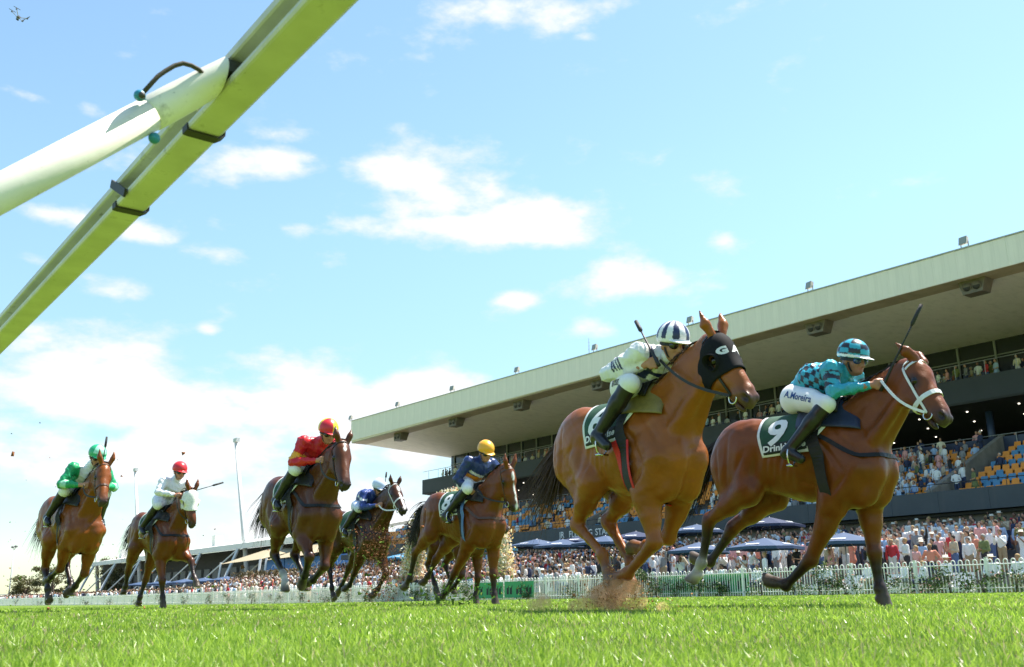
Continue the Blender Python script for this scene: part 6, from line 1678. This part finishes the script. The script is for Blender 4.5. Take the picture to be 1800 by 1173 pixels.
def cap_green(lon, lat, n):
    C = base(n, (.02, .40, .17)); return put(C, (np.floor(lon * 4 / (2 * np.pi) + .5) % 2 == 0) & (lat > .15), (.35, .75, .55))
def rim(fn, c=(.80, .80, .78)):
    def g(lon, lat, n):
        C = fn(lon, lat, n); return put(C, (lat < -.12) & (lat > -.30), c)
    return g
def riders():
    Jockey('H9', 'jockey in teal silks with black diamonds and a chequered cap', dict(pelvis=(.06, 0, 1.705), knee=(.41, .26, 1.545), ankle=(.085, .35, 1.205), toe=(.20, .355, 1.13), shoulder=(.43, .18, 1.83), elbow=(.47, .24, 1.64), wrist=(.73, .15, 1.655), head=(.545, -.02, 1.915), face=(.95, -.22, -.30)),
           silks_teal, rim(cap_check), name=('A.Moreira', .075, 'navy'), vox=.0085, goggles=(.02, .06, .16), skin=(.36, .17, .10), sock=(.013, .013, .014),
           whip=((.80, -.13, 1.60), (1.19, -.10, 2.21), .0, 'black riding whip raised upright by the jockey in teal'))
    Jockey('H6', 'jockey in white silks with navy braces and a navy hooped cap', dict(pelvis=(.15, 0, 1.65), knee=(.42, .26, 1.575), ankle=(.11, .35, 1.24), toe=(.24, .355, 1.15), shoulder=(.45, .19, 1.80), elbow=(.16, .27, 1.695), elbowL=(.43, .26, 1.66), wrist=(.47, .16, 1.71), wristL=(.59, .12, 1.72), head=(.615, -.01, 1.845), face=(.95, -.10, -.30)),
           silks_white_navy, rim(cap_hoops), name=('BAYLISS', .058, 'black'), vox=.0085,
           whip=((.65, -.17, 1.665), (.39, -.16, 2.055), .0, 'black riding whip held beside the face of the jockey in white and navy'))
    Jockey('YC', 'jockey in navy and orange silks with an orange cap', dict(pelvis=(.16, 0, 1.68), knee=(.44, .27, 1.52), ankle=(.03, .345, 1.19), toe=(.14, .35, 1.11), shoulder=(.38, .20, 1.90), elbow=(.26, .31, 1.66), wrist=(.36, .20, 1.53), elbowL=(.46, .30, 1.70), wristL=(.60, .12, 1.66), head=(.49, 0, 2.03), face=(.90, -.15, -.45)),
           silks_navy_orange, cap_plain((.85, .40, .02)), vox=.013)
    Jockey('RD', 'jockey in red and yellow silks crouched low behind his horse\'s head', dict(pelvis=(.10, 0, 1.68), elbow=(.42, .30, 1.62), head=(.60, .03, 1.96), shoulder=(.46, .20, 1.85)), silks_red, cap_quarter, vox=.013)
    Jockey('ST', 'jockey in blue silks with white stars and a pale cap', dict(pelvis=(.10, 0, 1.64), shoulder=(.44, .19, 1.76), elbow=(.54, .25, 1.54), wrist=(.80, .14, 1.56), head=(.60, 0, 1.86)), silks_stars, cap_plain((.60, .68, .82)), vox=.014, trousers=(.62, .66, .80),
           whip=((.72, .02, 1.72), (.70, .08, 2.12), .0, 'thin upright whip above the jockey in starred blue silks'))
    Jockey('GR', 'jockey in green and white silks with a green cap', dict(pelvis=(.10, 0, 1.68), shoulder=(.48, .21, 1.84), elbow=(.50, .34, 1.62), wrist=(.72, .16, 1.60), head=(.66, .02, 1.99)), silks_green, cap_green, vox=.014,
           whip=((.80, .04, 1.66), (.84, .06, 2.24), .0, 'thin upright whip in front of the green cap'))
    Jockey('WH', 'jockey in white silks with a red cap', dict(pelvis=(.12, 0, 1.74), knee=(.46, .27, 1.60), ankle=(.08, .345, 1.26), toe=(.20, .35, 1.18), shoulder=(.44, .19, 1.98), elbow=(.50, .30, 1.80), wrist=(.74, .12, 1.74), head=(.56, .0, 2.14), face=(.95, 0, -.25)), silks_white_red, cap_plain((.62, .025, .03)), vox=.014, sock=(.012, .015, .04),
           whip=((.76, -.10, 1.73), (.86, .62, 1.98), .0, 'riding whip held out sideways by the jockey in white with the red cap'))
    Jockey('EX', 'jockey in amber silks almost wholly hidden behind the orange capped rider', dict(pelvis=(.10, 0, 1.60), shoulder=(.44, .19, 1.66), elbow=(.46, .26, 1.50), wrist=(.66, .14, 1.52), head=(.62, 0, 1.74)), silks_purple, cap_plain((.5, .3, .05)), vox=.018)
riders()
